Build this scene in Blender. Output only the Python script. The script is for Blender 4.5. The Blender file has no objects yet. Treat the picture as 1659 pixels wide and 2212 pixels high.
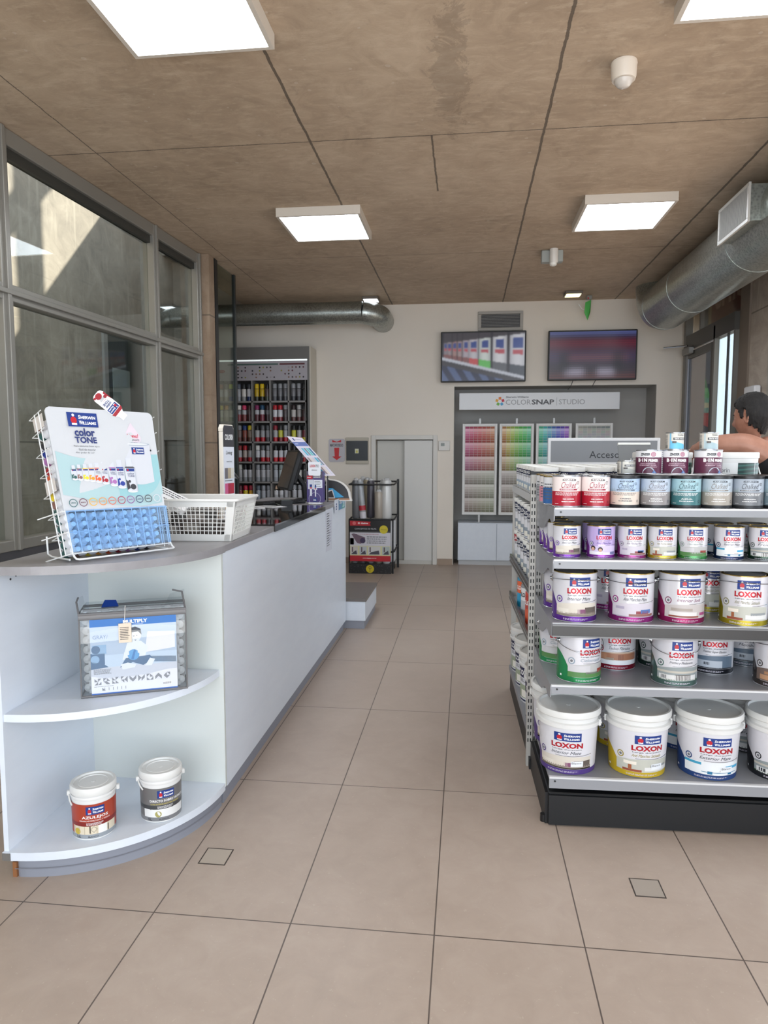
import bpy, bmesh, math, random
from mathutils import Vector, Matrix
random.seed(7)
PI = math.pi
S = bpy.context.scene
COL = S.collection

# ------------------------------------------------------------------ camera
F_PX, CX, CY, VX, VY = 1500.0, 829.5, 1106.0, 1008.0, 976.0
pitch = math.atan((CY-VY)/F_PX)
yaw = math.atan((VX-CX)*math.cos(pitch)/F_PX)
fw = Vector((-math.sin(yaw)*math.cos(pitch), math.cos(yaw)*math.cos(pitch), -math.sin(pitch)))
rt = Vector((math.cos(yaw), math.sin(yaw), 0))
up = rt.cross(fw)
cam = bpy.data.cameras.new('camera')
cam_o = bpy.data.objects.new('camera', cam); COL.objects.link(cam_o)
cam_o.matrix_world = Matrix(((rt.x, up.x, -fw.x, 0), (rt.y, up.y, -fw.y, 0), (rt.z, up.z, -fw.z, 1.5), (0, 0, 0, 1)))
cam.sensor_fit = 'VERTICAL'; cam.sensor_height = 24.0; cam.lens = 24.0*F_PX/2212.0
cam.clip_start = 0.05; cam.clip_end = 200
cam.dof.use_dof = True; cam.dof.focus_distance = 2.75; cam.dof.aperture_fstop = 5.5
S.camera = cam_o

# ------------------------------------------------------------------ light
S.view_settings.view_transform = 'Standard'; S.view_settings.look = 'None'
S.view_settings.exposure = 0.0; S.view_settings.gamma = 1.0
S.view_settings.use_curve_mapping = False
W = bpy.data.worlds.new('sky'); S.world = W; W.use_nodes = True
wn = W.node_tree; bg = wn.nodes['Background']
bg.inputs[0].default_value = (0.74, 0.86, 1.0, 1); bg.inputs[1].default_value = 2.2

def lamp(name, kind, loc, energy, color, direction=None, size=None, size_y=None, angle=None):
    l = bpy.data.lights.new(name, kind); l.energy = energy; l.color = color
    if kind == 'AREA':
        l.shape = 'RECTANGLE'; l.size = size; l.size_y = size_y
    if angle is not None: l.angle = angle
    o = bpy.data.objects.new(name, l); COL.objects.link(o); o.location = loc
    if direction: o.rotation_euler = Vector(direction).to_track_quat('-Z', 'Y').to_euler()
    return o
lamp('sun', 'SUN', (0, 0, 12), 14.0, (1.0, 0.93, 0.82), (-0.9, -1.12, -1.1), angle=math.radians(0.6))
lamp('front_daylight', 'AREA', (0.3, -1.75, 1.9), 118, (0.88, 0.94, 1.0), (0, 1, -0.15), 4.6, 2.6)
lamp('pavement_bounce', 'AREA', (0.3, -1.6, 0.3), 100, (1.0, 0.97, 0.93), (0, 0.45, 0.9), 4.6, 1.2)
lamp('side_daylight', 'AREA', (2.9, 3.0, 1.9), 22, (0.9, 0.95, 1.0), (-1, 0.0, -0.02), 3.2, 2.4)

# ------------------------------------------------------------------ materials
def lin(c):
    return tuple(((x/255)/12.92 if x/255 <= 0.04045 else ((x/255+0.055)/1.055)**2.4) for x in c)
def hexc(h):
    h = h.lstrip('#'); return lin((int(h[0:2], 16), int(h[2:4], 16), int(h[4:6], 16)))
_m = {}
def M(h, rough=0.5, metal=0.0, name=None, emit=0.0, coat=0.0):
    key = (h, rough, metal, emit, coat)
    if key in _m: return _m[key]
    m = bpy.data.materials.new(name or 'paint_'+h.lstrip('#')); m.use_nodes = True
    b = m.node_tree.nodes['Principled BSDF']; c = hexc(h)
    b.inputs['Base Color'].default_value = (*c, 1); b.inputs['Roughness'].default_value = rough
    b.inputs['Metallic'].default_value = metal
    if coat: b.inputs['Coat Weight'].default_value = coat
    if emit:
        b.inputs['Emission Color'].default_value = (*c, 1); b.inputs['Emission Strength'].default_value = emit
    _m[key] = m; return m
def attr_mat(name, emit=0.0, rough=0.5):
    m = bpy.data.materials.new(name); m.use_nodes = True; nt = m.node_tree
    b = nt.nodes['Principled BSDF']; a = nt.nodes.new('ShaderNodeAttribute'); a.attribute_name = 'tint'
    b.inputs['Roughness'].default_value = rough
    if emit:
        b.inputs['Base Color'].default_value = (0.01, 0.01, 0.01, 1)
        nt.links.new(a.outputs['Color'], b.inputs['Emission Color']); b.inputs['Emission Strength'].default_value = emit
    else: nt.links.new(a.outputs['Color'], b.inputs['Base Color'])
    return m
class NT:
    def __init__(s, name):
        s.m = bpy.data.materials.new(name); s.m.use_nodes = True; s.t = s.m.node_tree; s.b = s.t.nodes['Principled BSDF']
        s.co = s.n('ShaderNodeTexCoord').outputs['Object']
    def n(s, k, **kw):
        x = s.t.nodes.new(k)
        for a, v in kw.items(): setattr(x, a, v)
        return x
    def math(s, op, a, b=None, c=None):
        x = s.n('ShaderNodeMath', operation=op)
        for i, v in enumerate((a, b, c)):
            if v is None: continue
            if isinstance(v, (int, float)): x.inputs[i].default_value = v
            else: s.t.links.new(v, x.inputs[i])
        return x.outputs[0]
    def noise(s, scale, detail=6, rough=0.6, stretch=None, dist=0.0):
        co = s.co
        if stretch:
            mp = s.n('ShaderNodeMapping'); mp.inputs['Scale'].default_value = stretch
            s.t.links.new(co, mp.inputs[0]); co = mp.outputs[0]
        x = s.n('ShaderNodeTexNoise'); x.inputs['Scale'].default_value = scale; x.inputs['Detail'].default_value = detail
        x.inputs['Roughness'].default_value = rough; x.inputs['Distortion'].default_value = dist
        s.t.links.new(co, x.inputs['Vector']); return x.outputs['Fac']
    def ramp(s, fac, stops):
        r = s.n('ShaderNodeValToRGB'); e = r.color_ramp.elements
        while len(e) < len(stops): e.new(0.5)
        for i, (p, c) in enumerate(stops):
            e[i].position = p; e[i].color = (*(hexc(c) if isinstance(c, str) else (c, c, c)), 1)
        s.t.links.new(fac, r.inputs[0]); return r.outputs[0]
    def mix(s, fac, a, b, mode='MIX'):
        x = s.n('ShaderNodeMix', data_type='RGBA', blend_type=mode)
        for i, v in ((0, fac), (6, a), (7, b)):
            if isinstance(v, (int, float)): x.inputs[i].default_value = v if i == 0 else (v, v, v, 1)
            elif isinstance(v, str): x.inputs[i].default_value = (*hexc(v), 1)
            else: s.t.links.new(v, x.inputs[i])
        return x.outputs[2]
    def sep(s):
        x = s.n('ShaderNodeSeparateXYZ'); s.t.links.new(s.co, x.inputs[0]); return x.outputs
    def out(s, color, rough=0.8, bump=None, bs=0.2, bd=0.01):
        s.t.links.new(color, s.b.inputs['Base Color'])
        if isinstance(rough, (int, float)): s.b.inputs['Roughness'].default_value = rough
        else: s.t.links.new(rough, s.b.inputs['Roughness'])
        if bump is not None:
            b = s.n('ShaderNodeBump'); b.inputs['Strength'].default_value = bs; b.inputs['Distance'].default_value = bd
            s.t.links.new(bump, b.inputs['Height']); s.t.links.new(b.outputs[0], s.b.inputs['Normal'])
        return s.m
def grid_line(t, v, off, pitch_, w):     # 1 on a joint line
    f = t.math('FRACT', t.math('DIVIDE', t.math('SUBTRACT', v, off - w/2), pitch_))
    return t.math('LESS_THAN', f, w/pitch_)
def near(t, v, pos, w):
    return t.math('LESS_THAN', t.math('ABSOLUTE', t.math('SUBTRACT', v, pos)), w)

def mat_floor():
    t = NT('floor_tile'); x, y, z = t.sep()
    jx = grid_line(t, x, -0.085, 0.4575, 0.0045); jy = grid_line(t, y, 2.045, 0.9315, 0.0045)
    j = t.math('MAXIMUM', jx, jy)
    n1 = t.noise(1.3, 5, 0.6); n2 = t.noise(9, 8, 0.65, dist=0.6); n3 = t.noise(60, 3, 0.7)
    c = t.ramp(t.math('ADD', t.math('MULTIPLY', n1, 0.5), t.math('MULTIPLY', n2, 0.5)), [(0.25, '#9c8c7f'), (0.5, '#aa9a8d'), (0.75, '#b6a89b')])
    cell = t.n('ShaderNodeTexWhiteNoise', noise_dimensions='2D'); cv = t.n('ShaderNodeCombineXYZ')
    t.t.links.new(t.math('FLOOR', t.math('DIVIDE', t.math('ADD', x, 0.085), 0.4575)), cv.inputs[0])
    t.t.links.new(t.math('FLOOR', t.math('DIVIDE', t.math('SUBTRACT', y, 2.045), 0.9315)), cv.inputs[1])
    t.t.links.new(cv.outputs[0], cell.inputs['Vector'])
    c = t.mix(0.10, c, t.ramp(cell.outputs['Value'], [(0, '#8c7d70'), (1, '#b8aa9c')]))
    c = t.mix(t.math('MULTIPLY', t.math('GREATER_THAN', n3, 0.66), 0.25), c, '#c4b8aa')
    c = t.mix(j, c, '#574c45')
    return t.out(c, t.math('ADD', t.math('MULTIPLY', n2, 0.25), 0.27), t.math('SUBTRACT', 1.0, j), 0.25, 0.002)
def mat_ceiling():
    t = NT('board_marked_concrete'); x, y, z = t.sep()
    wob = t.math('MULTIPLY', t.math('SUBTRACT', t.noise(5, 6, 0.8), 0.5), 0.026)
    xw = t.math('ADD', x, wob); yw = t.math('ADD', y, wob)
    j = near(t, xw, -0.98, 0.008)
    for p, w_ in ((0.44, .008), (1.83, 0.009), (-2.38, .004)): j = t.math('MAXIMUM', j, near(t, xw, p, w_))
    for p, w_ in ((4.39, 0.005), (6.93, 0.004), (1.8, 0.005)): j = t.math('MAXIMUM', j, near(t, yw, p, w_))
    seg = t.math('MULTIPLY', near(t, xw, -0.23, 0.006), t.math('MULTIPLY', t.math('GREATER_THAN', y, 4.39), t.math('LESS_THAN', y, 5.3)))
    j = t.math('MAXIMUM', j, seg)
    n1 = t.noise(0.9, 4, 0.5); n2 = t.noise(4.5, 9, 0.7, dist=1.2); n3 = t.noise(14, 6, 0.7, stretch=(0.6, 1.6, 1)); n4 = t.noise(3.0, 8, 0.75, dist=2.5)
    c = t.ramp(t.math('ADD', t.math('MULTIPLY', n1, 0.45), t.math('MULTIPLY', n2, 0.55)), [(0.28, '#96836f'), (0.48, '#b09c86'), (0.72, '#ccb9a2')])
    c = t.mix(t.ramp(n3, [(0.50, 0.0), (0.72, 0.6)]), c, '#d0bfa9')
    c = t.mix(t.ramp(n4, [(0.60, 0.0), (0.74, 0.35)]), c, '#6b6055')
    sp = t.n('ShaderNodeTexVoronoi'); sp.inputs['Scale'].default_value = 9; t.t.links.new(t.co, sp.inputs['Vector'])
    spot = t.math('LESS_THAN', t.math('ADD', sp.outputs['Distance'], t.math('MULTIPLY', n2, 0.5)), 0.32)
    c = t.mix(t.math('MULTIPLY', spot, 0.35), c, '#d3cabd')
    # damp stain in the slab
    ex = t.math('DIVIDE', t.math('ADD', x, 0.10), 0.09)
    ey = t.math('DIVIDE', t.math('SUBTRACT', y, 3.72), 0.62)
    d2 = t.math('ADD', t.math('MULTIPLY', ex, ex), t.math('MULTIPLY', ey, ey))
    st = t.math('MULTIPLY', t.math('LESS_THAN', t.math('ADD', d2, t.math('MULTIPLY', t.math('SUBTRACT', t.noise(6, 8, 0.8, dist=1.5), 0.5), 9.0)), 0.8), 0.30)
    c = t.mix(st, c, '#6a5d50')
    c = t.mix(t.math('MULTIPLY', j, 0.8), c, '#4a423a')
    return t.out(c, 0.62, t.math('SUBTRACT', n2, t.math('MULTIPLY', j, 1.0)), 0.25, 0.01)
def mat_concrete(name, lo, mid, hi, vertical=True):
    t = NT(name)
    n1 = t.noise(0.8, 4, 0.5); n2 = t.noise(3.5, 8, 0.7, dist=0.8); n3 = t.noise(9, 5, 0.6, stretch=(1, 1.6, 0.12)); n4 = t.noise(7, 6, 0.7, stretch=(0.15, 0.15, 2.6))
    c = t.ramp(t.math('ADD', t.math('MULTIPLY', n1, 0.4), t.math('MULTIPLY', n2, 0.6)), [(0.3, lo), (0.5, mid), (0.72, hi)])
    c = t.mix(t.ramp(n3, [(0.56, 0.0), (0.68, 0.5)]), c, hi)
    c = t.mix(t.ramp(n4, [(0.58, 0.0), (0.70, 0.4)]), c, lo)
    x, y, z = t.sep()
    j = grid_line(t, z, 0.35, 1.24, 0.014)
    c = t.mix(t.math('MULTIPLY', j, 0.6), c, '#4b443d')
    return t.out(c, 0.85, n2, 0.3, 0.01)
def mat_wall(name, col, alt):
    t = NT(name); n = t.noise(2.0, 4, 0.5); n2 = t.noise(60, 3, 0.5)
    return t.out(t.ramp(n, [(0.3, col), (0.7, alt)]), 0.75, n2, 0.05, 0.002)
def mat_laminate(name, col, alt, rough):
    t = NT(name); n = t.noise(14, 6, 0.6, stretch=(1, 0.25, 1))
    return t.out(t.ramp(n, [(0.3, col), (0.7, alt)]), rough)
def mat_galv(name='galvanised_steel', lo='#7c807d', hi='#adb1ac', rough=0.32):
    t = NT(name); v = t.n('ShaderNodeTexVoronoi'); v.inputs['Scale'].default_value = 55; t.t.links.new(t.co, v.inputs['Vector'])
    n = t.noise(4, 4, 0.6)
    f = t.math('ADD', t.math('MULTIPLY', v.outputs['Distance'], 0.5), t.math('MULTIPLY', n, 0.5))
    t.b.inputs['Metallic'].default_value = 0.85
    return t.out(t.ramp(f, [(0.2, lo), (0.6, hi)]), t.math('ADD', t.math('MULTIPLY', n, 0.2), rough-0.1))
def mat_glass(name, tint=(0.93, 0.96, 0.95), refl=0.012, diffuse=None, dfac=0.0):
    m = bpy.data.materials.new(name); m.use_nodes = True; nt = m.node_tree; nt.nodes.clear()
    o = nt.nodes.new('ShaderNodeOutputMaterial'); tr = nt.nodes.new('ShaderNodeBsdfTransparent'); gl = nt.nodes.new('ShaderNodeBsdfGlossy')
    tr.inputs[0].default_value = (*tint, 1); gl.inputs['Roughness'].default_value = 0.02
    lw = nt.nodes.new('ShaderNodeLayerWeight'); lw.inputs[0].default_value = 0.12
    mr = nt.nodes.new('ShaderNodeMapRange'); mr.inputs[3].default_value = refl; mr.inputs[4].default_value = 0.5
    nt.links.new(lw.outputs['Fresnel'], mr.inputs[0])
    mx = nt.nodes.new('ShaderNodeMixShader'); nt.links.new(mr.outputs[0], mx.inputs[0])
    nt.links.new(tr.outputs[0], mx.inputs[1]); nt.links.new(gl.outputs[0], mx.inputs[2]); last = mx
    if diffuse:
        df = nt.nodes.new('ShaderNodeBsdfDiffuse'); df.inputs[0].default_value = (*hexc(diffuse), 1)
        m2 = nt.nodes.new('ShaderNodeMixShader'); m2.inputs[0].default_value = dfac
        nt.links.new(mx.outputs[0], m2.inputs[1]); nt.links.new(df.outputs[0], m2.inputs[2]); last = m2
    nt.links.new(last.outputs[0], o.inputs[0]); return m
MFLOOR = mat_floor(); MCEIL = mat_ceiling()
MCONC = mat_concrete('outside_concrete', '#7a7166', '#978c7e', '#b5aa9a')
MPILLAR = mat_concrete('pillar_concrete', '#8d8176', '#a89b8e', '#c2b7aa')
MWALL = mat_wall('painted_wall', '#dfd6ca', '#e2dacf')
MNICHE = mat_wall('grey_niche_paint', '#a8a6a2', '#aeaca8')
MWHITE = mat_laminate('white_melamine', '#d3dae4', '#d8dfe8', 0.35)
MGREYTOP = mat_laminate('grey_laminate', '#858385', '#908e91', 0.33)
MPLINTH = M('#8b8f9a', 0.4, 0.1); MFRAME = M('#8d8a83', 0.4, 0.35, 'window_frame_aluminium')
MGALV = mat_galv(); MSHELF = M('#8f9196', 0.38, 0.1, 'shelf_enamel'); MPOST = M('#b9b7b2', 0.4, 0.15, 'post_enamel')
MBLACK = M('#121316', 0.45); MDARK = M('#24262a', 0.35); MCHROME = M('#b9bcc0', 0.18, 1.0); MGOLD = M('#b39a5e', 0.25, 0.9)
MPLASTIC = M('#dadad8', 0.35); MLID = M('#d9d9d6', 0.38); MGLASS = mat_glass('window_glass')
MWALNUT = M('#8a7260', 0.7)

# ------------------------------------------------------------------ mesh tools
class MB:
    def __init__(s): s.v = []; s.f = []; s.mi = []; s.mats = []; s.flat = []
    def mid(s, m):
        if m not in s.mats: s.mats.append(m)
        return s.mats.index(m)
    def add(s, vs, fs, m, xf=None, flat=False):
        o = len(s.v); s.v += [tuple(xf @ Vector(p)) if xf else tuple(p) for p in vs]; i = s.mid(m)
        for f in fs: s.f.append([o+k for k in f]); s.mi.append(i); s.flat.append(flat)
        return s
    def box(s, x0, x1, y0, y1, z0, z1, m, xf=None, bev=0.0):
        if bev > 0:
            b = bev; P = []
            for z, ins in ((z0, b), (z0+b, 0), (z1-b, 0), (z1, b)):
                for (ax, ay) in ((x0, y0), (x1, y0), (x1, y1), (x0, y1)):
                    sx = 1 if ax == x0 else -1; sy = 1 if ay == y0 else -1
                    if (sx > 0) == (sy > 0): P += [(ax+sx*ins, ay+sy*(b+ins), z), (ax+sx*(b+ins), ay+sy*ins, z)]
                    else: P += [(ax+sx*(b+ins), ay+sy*ins, z), (ax+sx*ins, ay+sy*(b+ins), z)]
            fs = [list(range(7, -1, -1)), list(range(24, 32))]
            for r in range(3):
                for k in range(8): fs.append([r*8+k, r*8+(k+1) % 8, (r+1)*8+(k+1) % 8, (r+1)*8+k])
            return s.add(P, fs, m, xf, True)
        P = [(x0, y0, z0), (x1, y0, z0), (x1, y1, z0), (x0, y1, z0), (x0, y0, z1), (x1, y0, z1), (x1, y1, z1), (x0, y1, z1)]
        return s.add(P, [(3, 2, 1, 0), (4, 5, 6, 7), (0, 1, 5, 4), (1, 2, 6, 5), (2, 3, 7, 6), (3, 0, 4, 7)], m, xf, True)
    def lathe(s, prof, m, n=32, xf=None, cap0=True, cap1=True, mats=None):
        P = []; fs = []
        for (r, z) in prof:
            for k in range(n): a = 2*PI*k/n; P.append((r*math.cos(a), r*math.sin(a), z))
        o = len(s.v); s.v += [tuple(xf @ Vector(p)) if xf else p for p in P]
        for i in range(len(prof)-1):
            mi = s.mid(mats[i] if mats else m)
            for k in range(n):
                s.f.append([o+i*n+k, o+i*n+(k+1) % n, o+(i+1)*n+(k+1) % n, o+(i+1)*n+k]); s.mi.append(mi); s.flat.append(False)
        if cap0: s.f.append([o+k for k in range(n-1, -1, -1)]); s.mi.append(s.mid(mats[0] if mats else m)); s.flat.append(True)
        if cap1: s.f.append([o+(len(prof)-1)*n+k for k in range(n)]); s.mi.append(s.mid(mats[-1] if mats else m)); s.flat.append(True)
        return s
    def tube(s, pts, r, m, n=8, closed=False, xf=None):
        pts = [Vector(p) for p in pts]; N = len(pts); P = []
        prev = None
        for i, p in enumerate(pts):
            a = pts[(i-1) % N] if (closed or i > 0) else p; b = pts[(i+1) % N] if (closed or i < N-1) else p
            d = (b-a).normalized()
            if prev is None:
                u = d.orthogonal().normalized()
            else: u = (prev - d*prev.dot(d)).normalized()
            prev = u; w = d.cross(u)
            rr = r[i] if isinstance(r, (list, tuple)) else r
            for k in range(n):
                t = 2*PI*k/n; P.append(p+(u*math.cos(t)+w*math.sin(t))*rr)
        fs = []
        for i in range(N if closed else N-1):
            j = (i+1) % N
            for k in range(n): fs.append([i*n+k, i*n+(k+1) % n, j*n+(k+1) % n, j*n+k])
        if not closed: fs += [list(range(n-1, -1, -1)), [(N-1)*n+k for k in range(n)]]
        return s.add(P, fs, m, xf)
    def prism(s, poly, z0, z1, m, xf=None, plane='xy'):
        n = len(poly)
        def q(a, b, c): return (a, b, c) if plane == 'xy' else ((a, c, b) if plane == 'xz' else (c, a, b))
        P = [q(a, b, z0) for a, b in poly]+[q(a, b, z1) for a, b in poly]
        fs = [list(range(n-1, -1, -1)), list(range(n, 2*n))]+[[k, (k+1) % n, n+(k+1) % n, n+k] for k in range(n)]
        return s.add(P, fs, m, xf, True)
    def build(s, name, parent=None, loc=None, tint=None):
        me = bpy.data.meshes.new(name); me.from_pydata(s.v, [], s.f)
        for m in s.mats: me.materials.append(m)
        me.polygons.foreach_set('material_index', s.mi)
        me.polygons.foreach_set('use_smooth', [not f for f in s.flat])
        me.update()
        if any(not f for f in s.flat): me.set_sharp_from_angle(angle=math.radians(38))
        if tint:
            a = me.color_attributes.new('tint', 'FLOAT_COLOR', 'CORNER')
            for p, c in zip(me.polygons, tint):
                for li in p.loop_indices: a.data[li].color = (*c, 1)
        o = bpy.data.objects.new(name, me); COL.objects.link(o)
        if parent: o.parent = parent
        if loc: o.location = loc
        return o
def thing(name, label, cat, loc=(0, 0, 0), rz=0.0, group=None, rot=None):
    o = bpy.data.objects.new(name, None); COL.objects.link(o); o.empty_display_size = 0.05
    o.location = loc; o.rotation_euler = rot if rot else (0, 0, rz)
    return tag(o, label, cat, group)
def tag(o, label, cat, group=None):
    o['label'] = label; o['category'] = cat
    if group: o['group'] = group
    return o
def struct(o): o['kind'] = 'structure'; return o
def kids(o): return [c for c in bpy.data.objects if c.parent == o]
def dup(root, loc, rz=0.0, label=None, group=None, rot=None):
    def rec(o, par):
        c = o.copy(); COL.objects.link(c); c.parent = par
        for ch in KIDS.get(o.name) or KIDS.setdefault(o.name, kids(o)): rec(ch, c)
        return c
    r = rec(root, None); r.location = loc; r.rotation_euler = rot if rot else (0, 0, rz)
    if label: r['label'] = label
    if group: r['group'] = group
    return r
KIDS = {}
class Proto:   # first placement uses the prototype itself, the others are copies
    def __init__(s, root, cat): s.root = root; s.used = False; s.cat = cat
    def put(s, loc, rz=0.0, label=None, group=None, rot=None):
        if not s.used:
            s.used = True; r = s.root; r.location = loc; r.rotation_euler = rot if rot else (0, 0, rz)
            if label: r['label'] = label
            if group: r['group'] = group
            return r
        return dup(s.root, loc, rz, label, group, rot)

# ------------------------------------------------------------------ printed artwork
_tc = {}
def text_geo(s, bold=0.0):
    if (s, bold) in _tc: return _tc[(s, bold)]
    c = bpy.data.curves.new('t', 'FONT'); c.body = s; c.size = 1; c.offset = bold; c.resolution_u = 2
    o = bpy.data.objects.new('t', c); COL.objects.link(o); bpy.context.view_layer.update()
    me = bpy.data.meshes.new_from_object(o.evaluated_get(bpy.context.evaluated_depsgraph_get()))
    vs = [(v.co.x, v.co.y) for v in me.vertices]; fs = [list(p.vertices) for p in me.polygons]
    x0 = min(v[0] for v in vs); x1 = max(v[0] for v in vs); y0 = min(v[1] for v in vs); y1 = max(v[1] for v in vs)
    vs = [((a-x0)/(x1-x0), (b-y0)/(y1-y0)) for a, b in vs]
    bpy.data.objects.remove(o); bpy.data.curves.remove(c); bpy.data.meshes.remove(me)
    _tc[(s, bold)] = (vs, fs); return vs, fs
class Art:
    """Flat printed shapes in (u, v) metres; a layer lifts each a hair above the sheet."""
    def __init__(s, step=1e9): s.p = []; s.T = None; s.step = step
    def _a(s, vs, fs, m, L):
        if s.T:
            a, b, c, d, e, f = s.T; vs = [(a*u+b*v+e, c*u+d*v+f) for u, v in vs]
        s.p.append((vs, fs, m, L)); return s
    def poly(s, pts, m, L=1): return s._a(pts, [list(range(len(pts)))], m, L)
    def wave(s, u0, u1, fb, ft, m, L=1, n=None):
        n = n or max(1, int(math.ceil((u1-u0)/s.step)))
        if n > 200: n = 200
        vs = []; fs = []
        for i in range(n+1):
            u = u0+(u1-u0)*i/n; vs += [(u, fb(u) if callable(fb) else fb), (u, ft(u) if callable(ft) else ft)]
        for i in range(n): fs.append([2*i, 2*i+2, 2*i+3, 2*i+1])
        return s._a(vs, fs, m, L)
    def rect(s, u0, v0, u1, v1, m, L=1): return s.wave(u0, u1, v0, v1, m, L)
    def disc(s, cu, cv, r, m, L=1, n=20, ry=None):
        ry = ry or r
        return s.poly([(cu+r*math.cos(2*PI*k/n), cv+ry*math.sin(2*PI*k/n)) for k in range(n)], m, L)
    def ring(s, cu, cv, r, w, m, L=1, n=24):
        vs = []
        for k in range(n):
            a = 2*PI*k/n; vs += [(cu+r*math.cos(a), cv+r*math.sin(a)), (cu+(r-w)*math.cos(a), cv+(r-w)*math.sin(a))]
        return s._a(vs, [[2*k, 2*((k+1) % n), 2*((k+1) % n)+1, 2*k+1] for k in range(n)], m, L)
    def text(s, t, u0, v0, u1, v1, m, L=3, shear=0.0, bold=0.0):
        vs, fs = text_geo(t, bold)
        return s._a([(u0+(u1-u0)*a+shear*(v1-v0)*b, v0+(v1-v0)*b) for a, b in vs], fs, m, L)
    def bars(s, u0, v0, u1, v1, rows, m, L=3, seed=0):      # lines of print too small to read
        rnd = random.Random(seed); h = (v1-v0)/rows
        for r in range(rows):
            u = u0; end = u1-(u1-u0)*rnd.random()*0.2
            while u < end:
                w = (u1-u0)*(0.04+0.09*rnd.random()); e = min(u+w, end)
                s.rect(u, v1-h*(r+0.7), e, v1-h*(r+0.3), m, L); u = e+(u1-u0)*0.02
        return s
    def mb(s, fn):
        b = MB()
        for vs, fs, m, L in s.p: b.add([fn(u, v, L) for u, v in vs], fs, m, None, False)
        return b
def cyl_map(R, lift=0.0003, R1=None, H=1.0, base=0.0):
    def f(u, v, L):
        a = u/R; r = (R if R1 is None else R+(R1-R)*(v-base)/H)+lift*L
        return (r*math.sin(a), -r*math.cos(a), v)
    return f
def flat_map(o, ud, vd, lift=0.0004):
    o = Vector(o); ud = Vector(ud).normalized(); vd = Vector(vd).normalized(); n = ud.cross(vd)
    return lambda u, v, L: o+ud*u+vd*v+n*(lift*L)
def front_map(x0, y, z0, lift=0.0006):      # sheet facing -Y
    return flat_map((x0, y, z0), (1, 0, 0), (0, 0, 1), lift)
NAVY = M('#14357e', 0.4); RED = M('#b8202e', 0.35); INK = M('#23262c', 0.5); PAPER = M('#e0e1e4', 0.45); WHT = M('#f2f2f2', 0.4)
GREYINK = M('#5d6066', 0.5)
def brand_block(A, u0, v0, u1, v1, L=3):
    """blue maker's plate: two words of white small capitals and a small red mark"""
    w = u1-u0; h = v1-v0
    A.rect(u0, v0, u1, v1, NAVY, L)
    for (t, b) in (('S', .55), ('W', .16)):
        A.text(t, u0+.36*w, v0+b*h, u0+(.435 if t == 'S' else .47)*w, v0+(b+.28)*h, WHT, L+1, 0.1, .03)
    A.text('HERWIN', u0+.445*w, v0+.55*h, u0+.93*w, v0+.77*h, WHT, L+1, 0.1, .03)
    A.text('ILLIAMS', u0+.475*w, v0+.16*h, u0+.93*w, v0+.38*h, WHT, L+1, 0.1, .03)
    A.disc(u0+.2*w, v0+.44*h, .1*w, RED, L+1, 14, .26*h); A.disc(u0+.2*w, v0+.8*h, .045*w, PAPER, L+1, 10, .1*h)
    A.rect(u0+.12*w, v0+.1*h, u0+.29*w, v0+.24*h, PAPER, L+1)
    return A
# ------------------------------------------------------------------ room shell
H = 3.41; YB = 9.2
struct(MB().box(-6.0, 9.0, -6.0, 12.0, -0.12, 0.0, MFLOOR).build('floor'))
struct(MB().box(-2.9, 3.05, -1.9, 9.7, H, H+0.24, MCEIL).build('ceiling'))
struct(MB().box(3.051, 5.6, -3.0, 9.7, 3.62, 3.75, MWALL).build('sun_block_slab'))  # unseen slab added to keep the sun from entering on the right
# back wall with its display niche and the low closet opening
b = MB(); NX0, NX1, NZ = -0.17, 2.37, 2.348; DX0, DX1, DZ = -1.20, -0.44, 1.66
for x0, x1, z0, z1 in ((-3.62, DX0, 0, H), (DX0, DX1, DZ, H), (DX1, NX0, 0, H), (NX0, NX1, NZ, H), (NX1, 2.95, 0, H), (-3.62, -2.9, H, 3.9)):
    b.box(x0, x1, YB, YB+0.12, z0, z1, MWALL)
struct(b.build('wall_back'))
b = MB()
b.box(NX0, NX1, YB+0.5, YB+0.56, 0, NZ, MNICHE); b.box(NX0-0.06, NX0, YB+0.12, YB+0.56, 0, NZ, MNICHE); b.box(NX1, NX1+0.06, YB+0.12, YB+0.56, 0, NZ, MNICHE)
b.box(NX0-0.06, NX1+0.06, YB+0.12, YB+0.56, NZ, NZ+0.06, MNICHE)
b.box(NX0, NX0+0.004, YB-0.001, YB+0.12, 0, NZ-.004, MNICHE); b.box(NX1-0.004, NX1, YB-0.001, YB+0.12, 0, NZ-.004, MNICHE); b.box(NX0, NX1, YB-0.001, YB+0.12, NZ-0.004, NZ, MNICHE)
struct(b.build('wall_niche'))
b = MB(); b.box(DX0-.05, DX1+.05, YB+0.45, YB+0.5, 0, DZ+.05, MWALL); b.box(DX0-.05, DX1+.05, YB+.12, YB+.45, DZ, DZ+.05, MWALL); b.box(DX0-.05, DX0, YB+.12, YB+.45, 0, DZ, MWALL); b.box(DX1, DX1+.05, YB+.12, YB+.45, 0, DZ, MWALL)
struct(b.build('wall_closet'))
b = MB()
for x0, x1, z0, z1 in ((-1.26, -1.20, 0, 1.72), (-0.44, -0.38, 0, 1.72), (-1.20, -0.44, 1.66, 1.72)): b.box(x0, x1, YB-0.025, YB+0.03, z0, z1, M('#d2cfc9', 0.45), bev=.004)
struct(b.build('trim_1'))
dw = thing('closet_door', 'closet', 'door', (0, 0, 0))
dw['label'] = 'low white double closet door, left leaf set back, between wrapped rolls and niche'
MB().box(-1.19, -0.80, YB+0.07, YB+0.09, 0.05, DZ-0.01, M('#c6c4bd', 0.5), bev=.003).build('rear_leaf', dw)
MB().box(-0.82, -0.445, YB+0.0, YB+0.025, 0.05, DZ-0.01, M('#d3d2ce', 0.45), bev=.003).build('front_leaf', dw)
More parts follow.
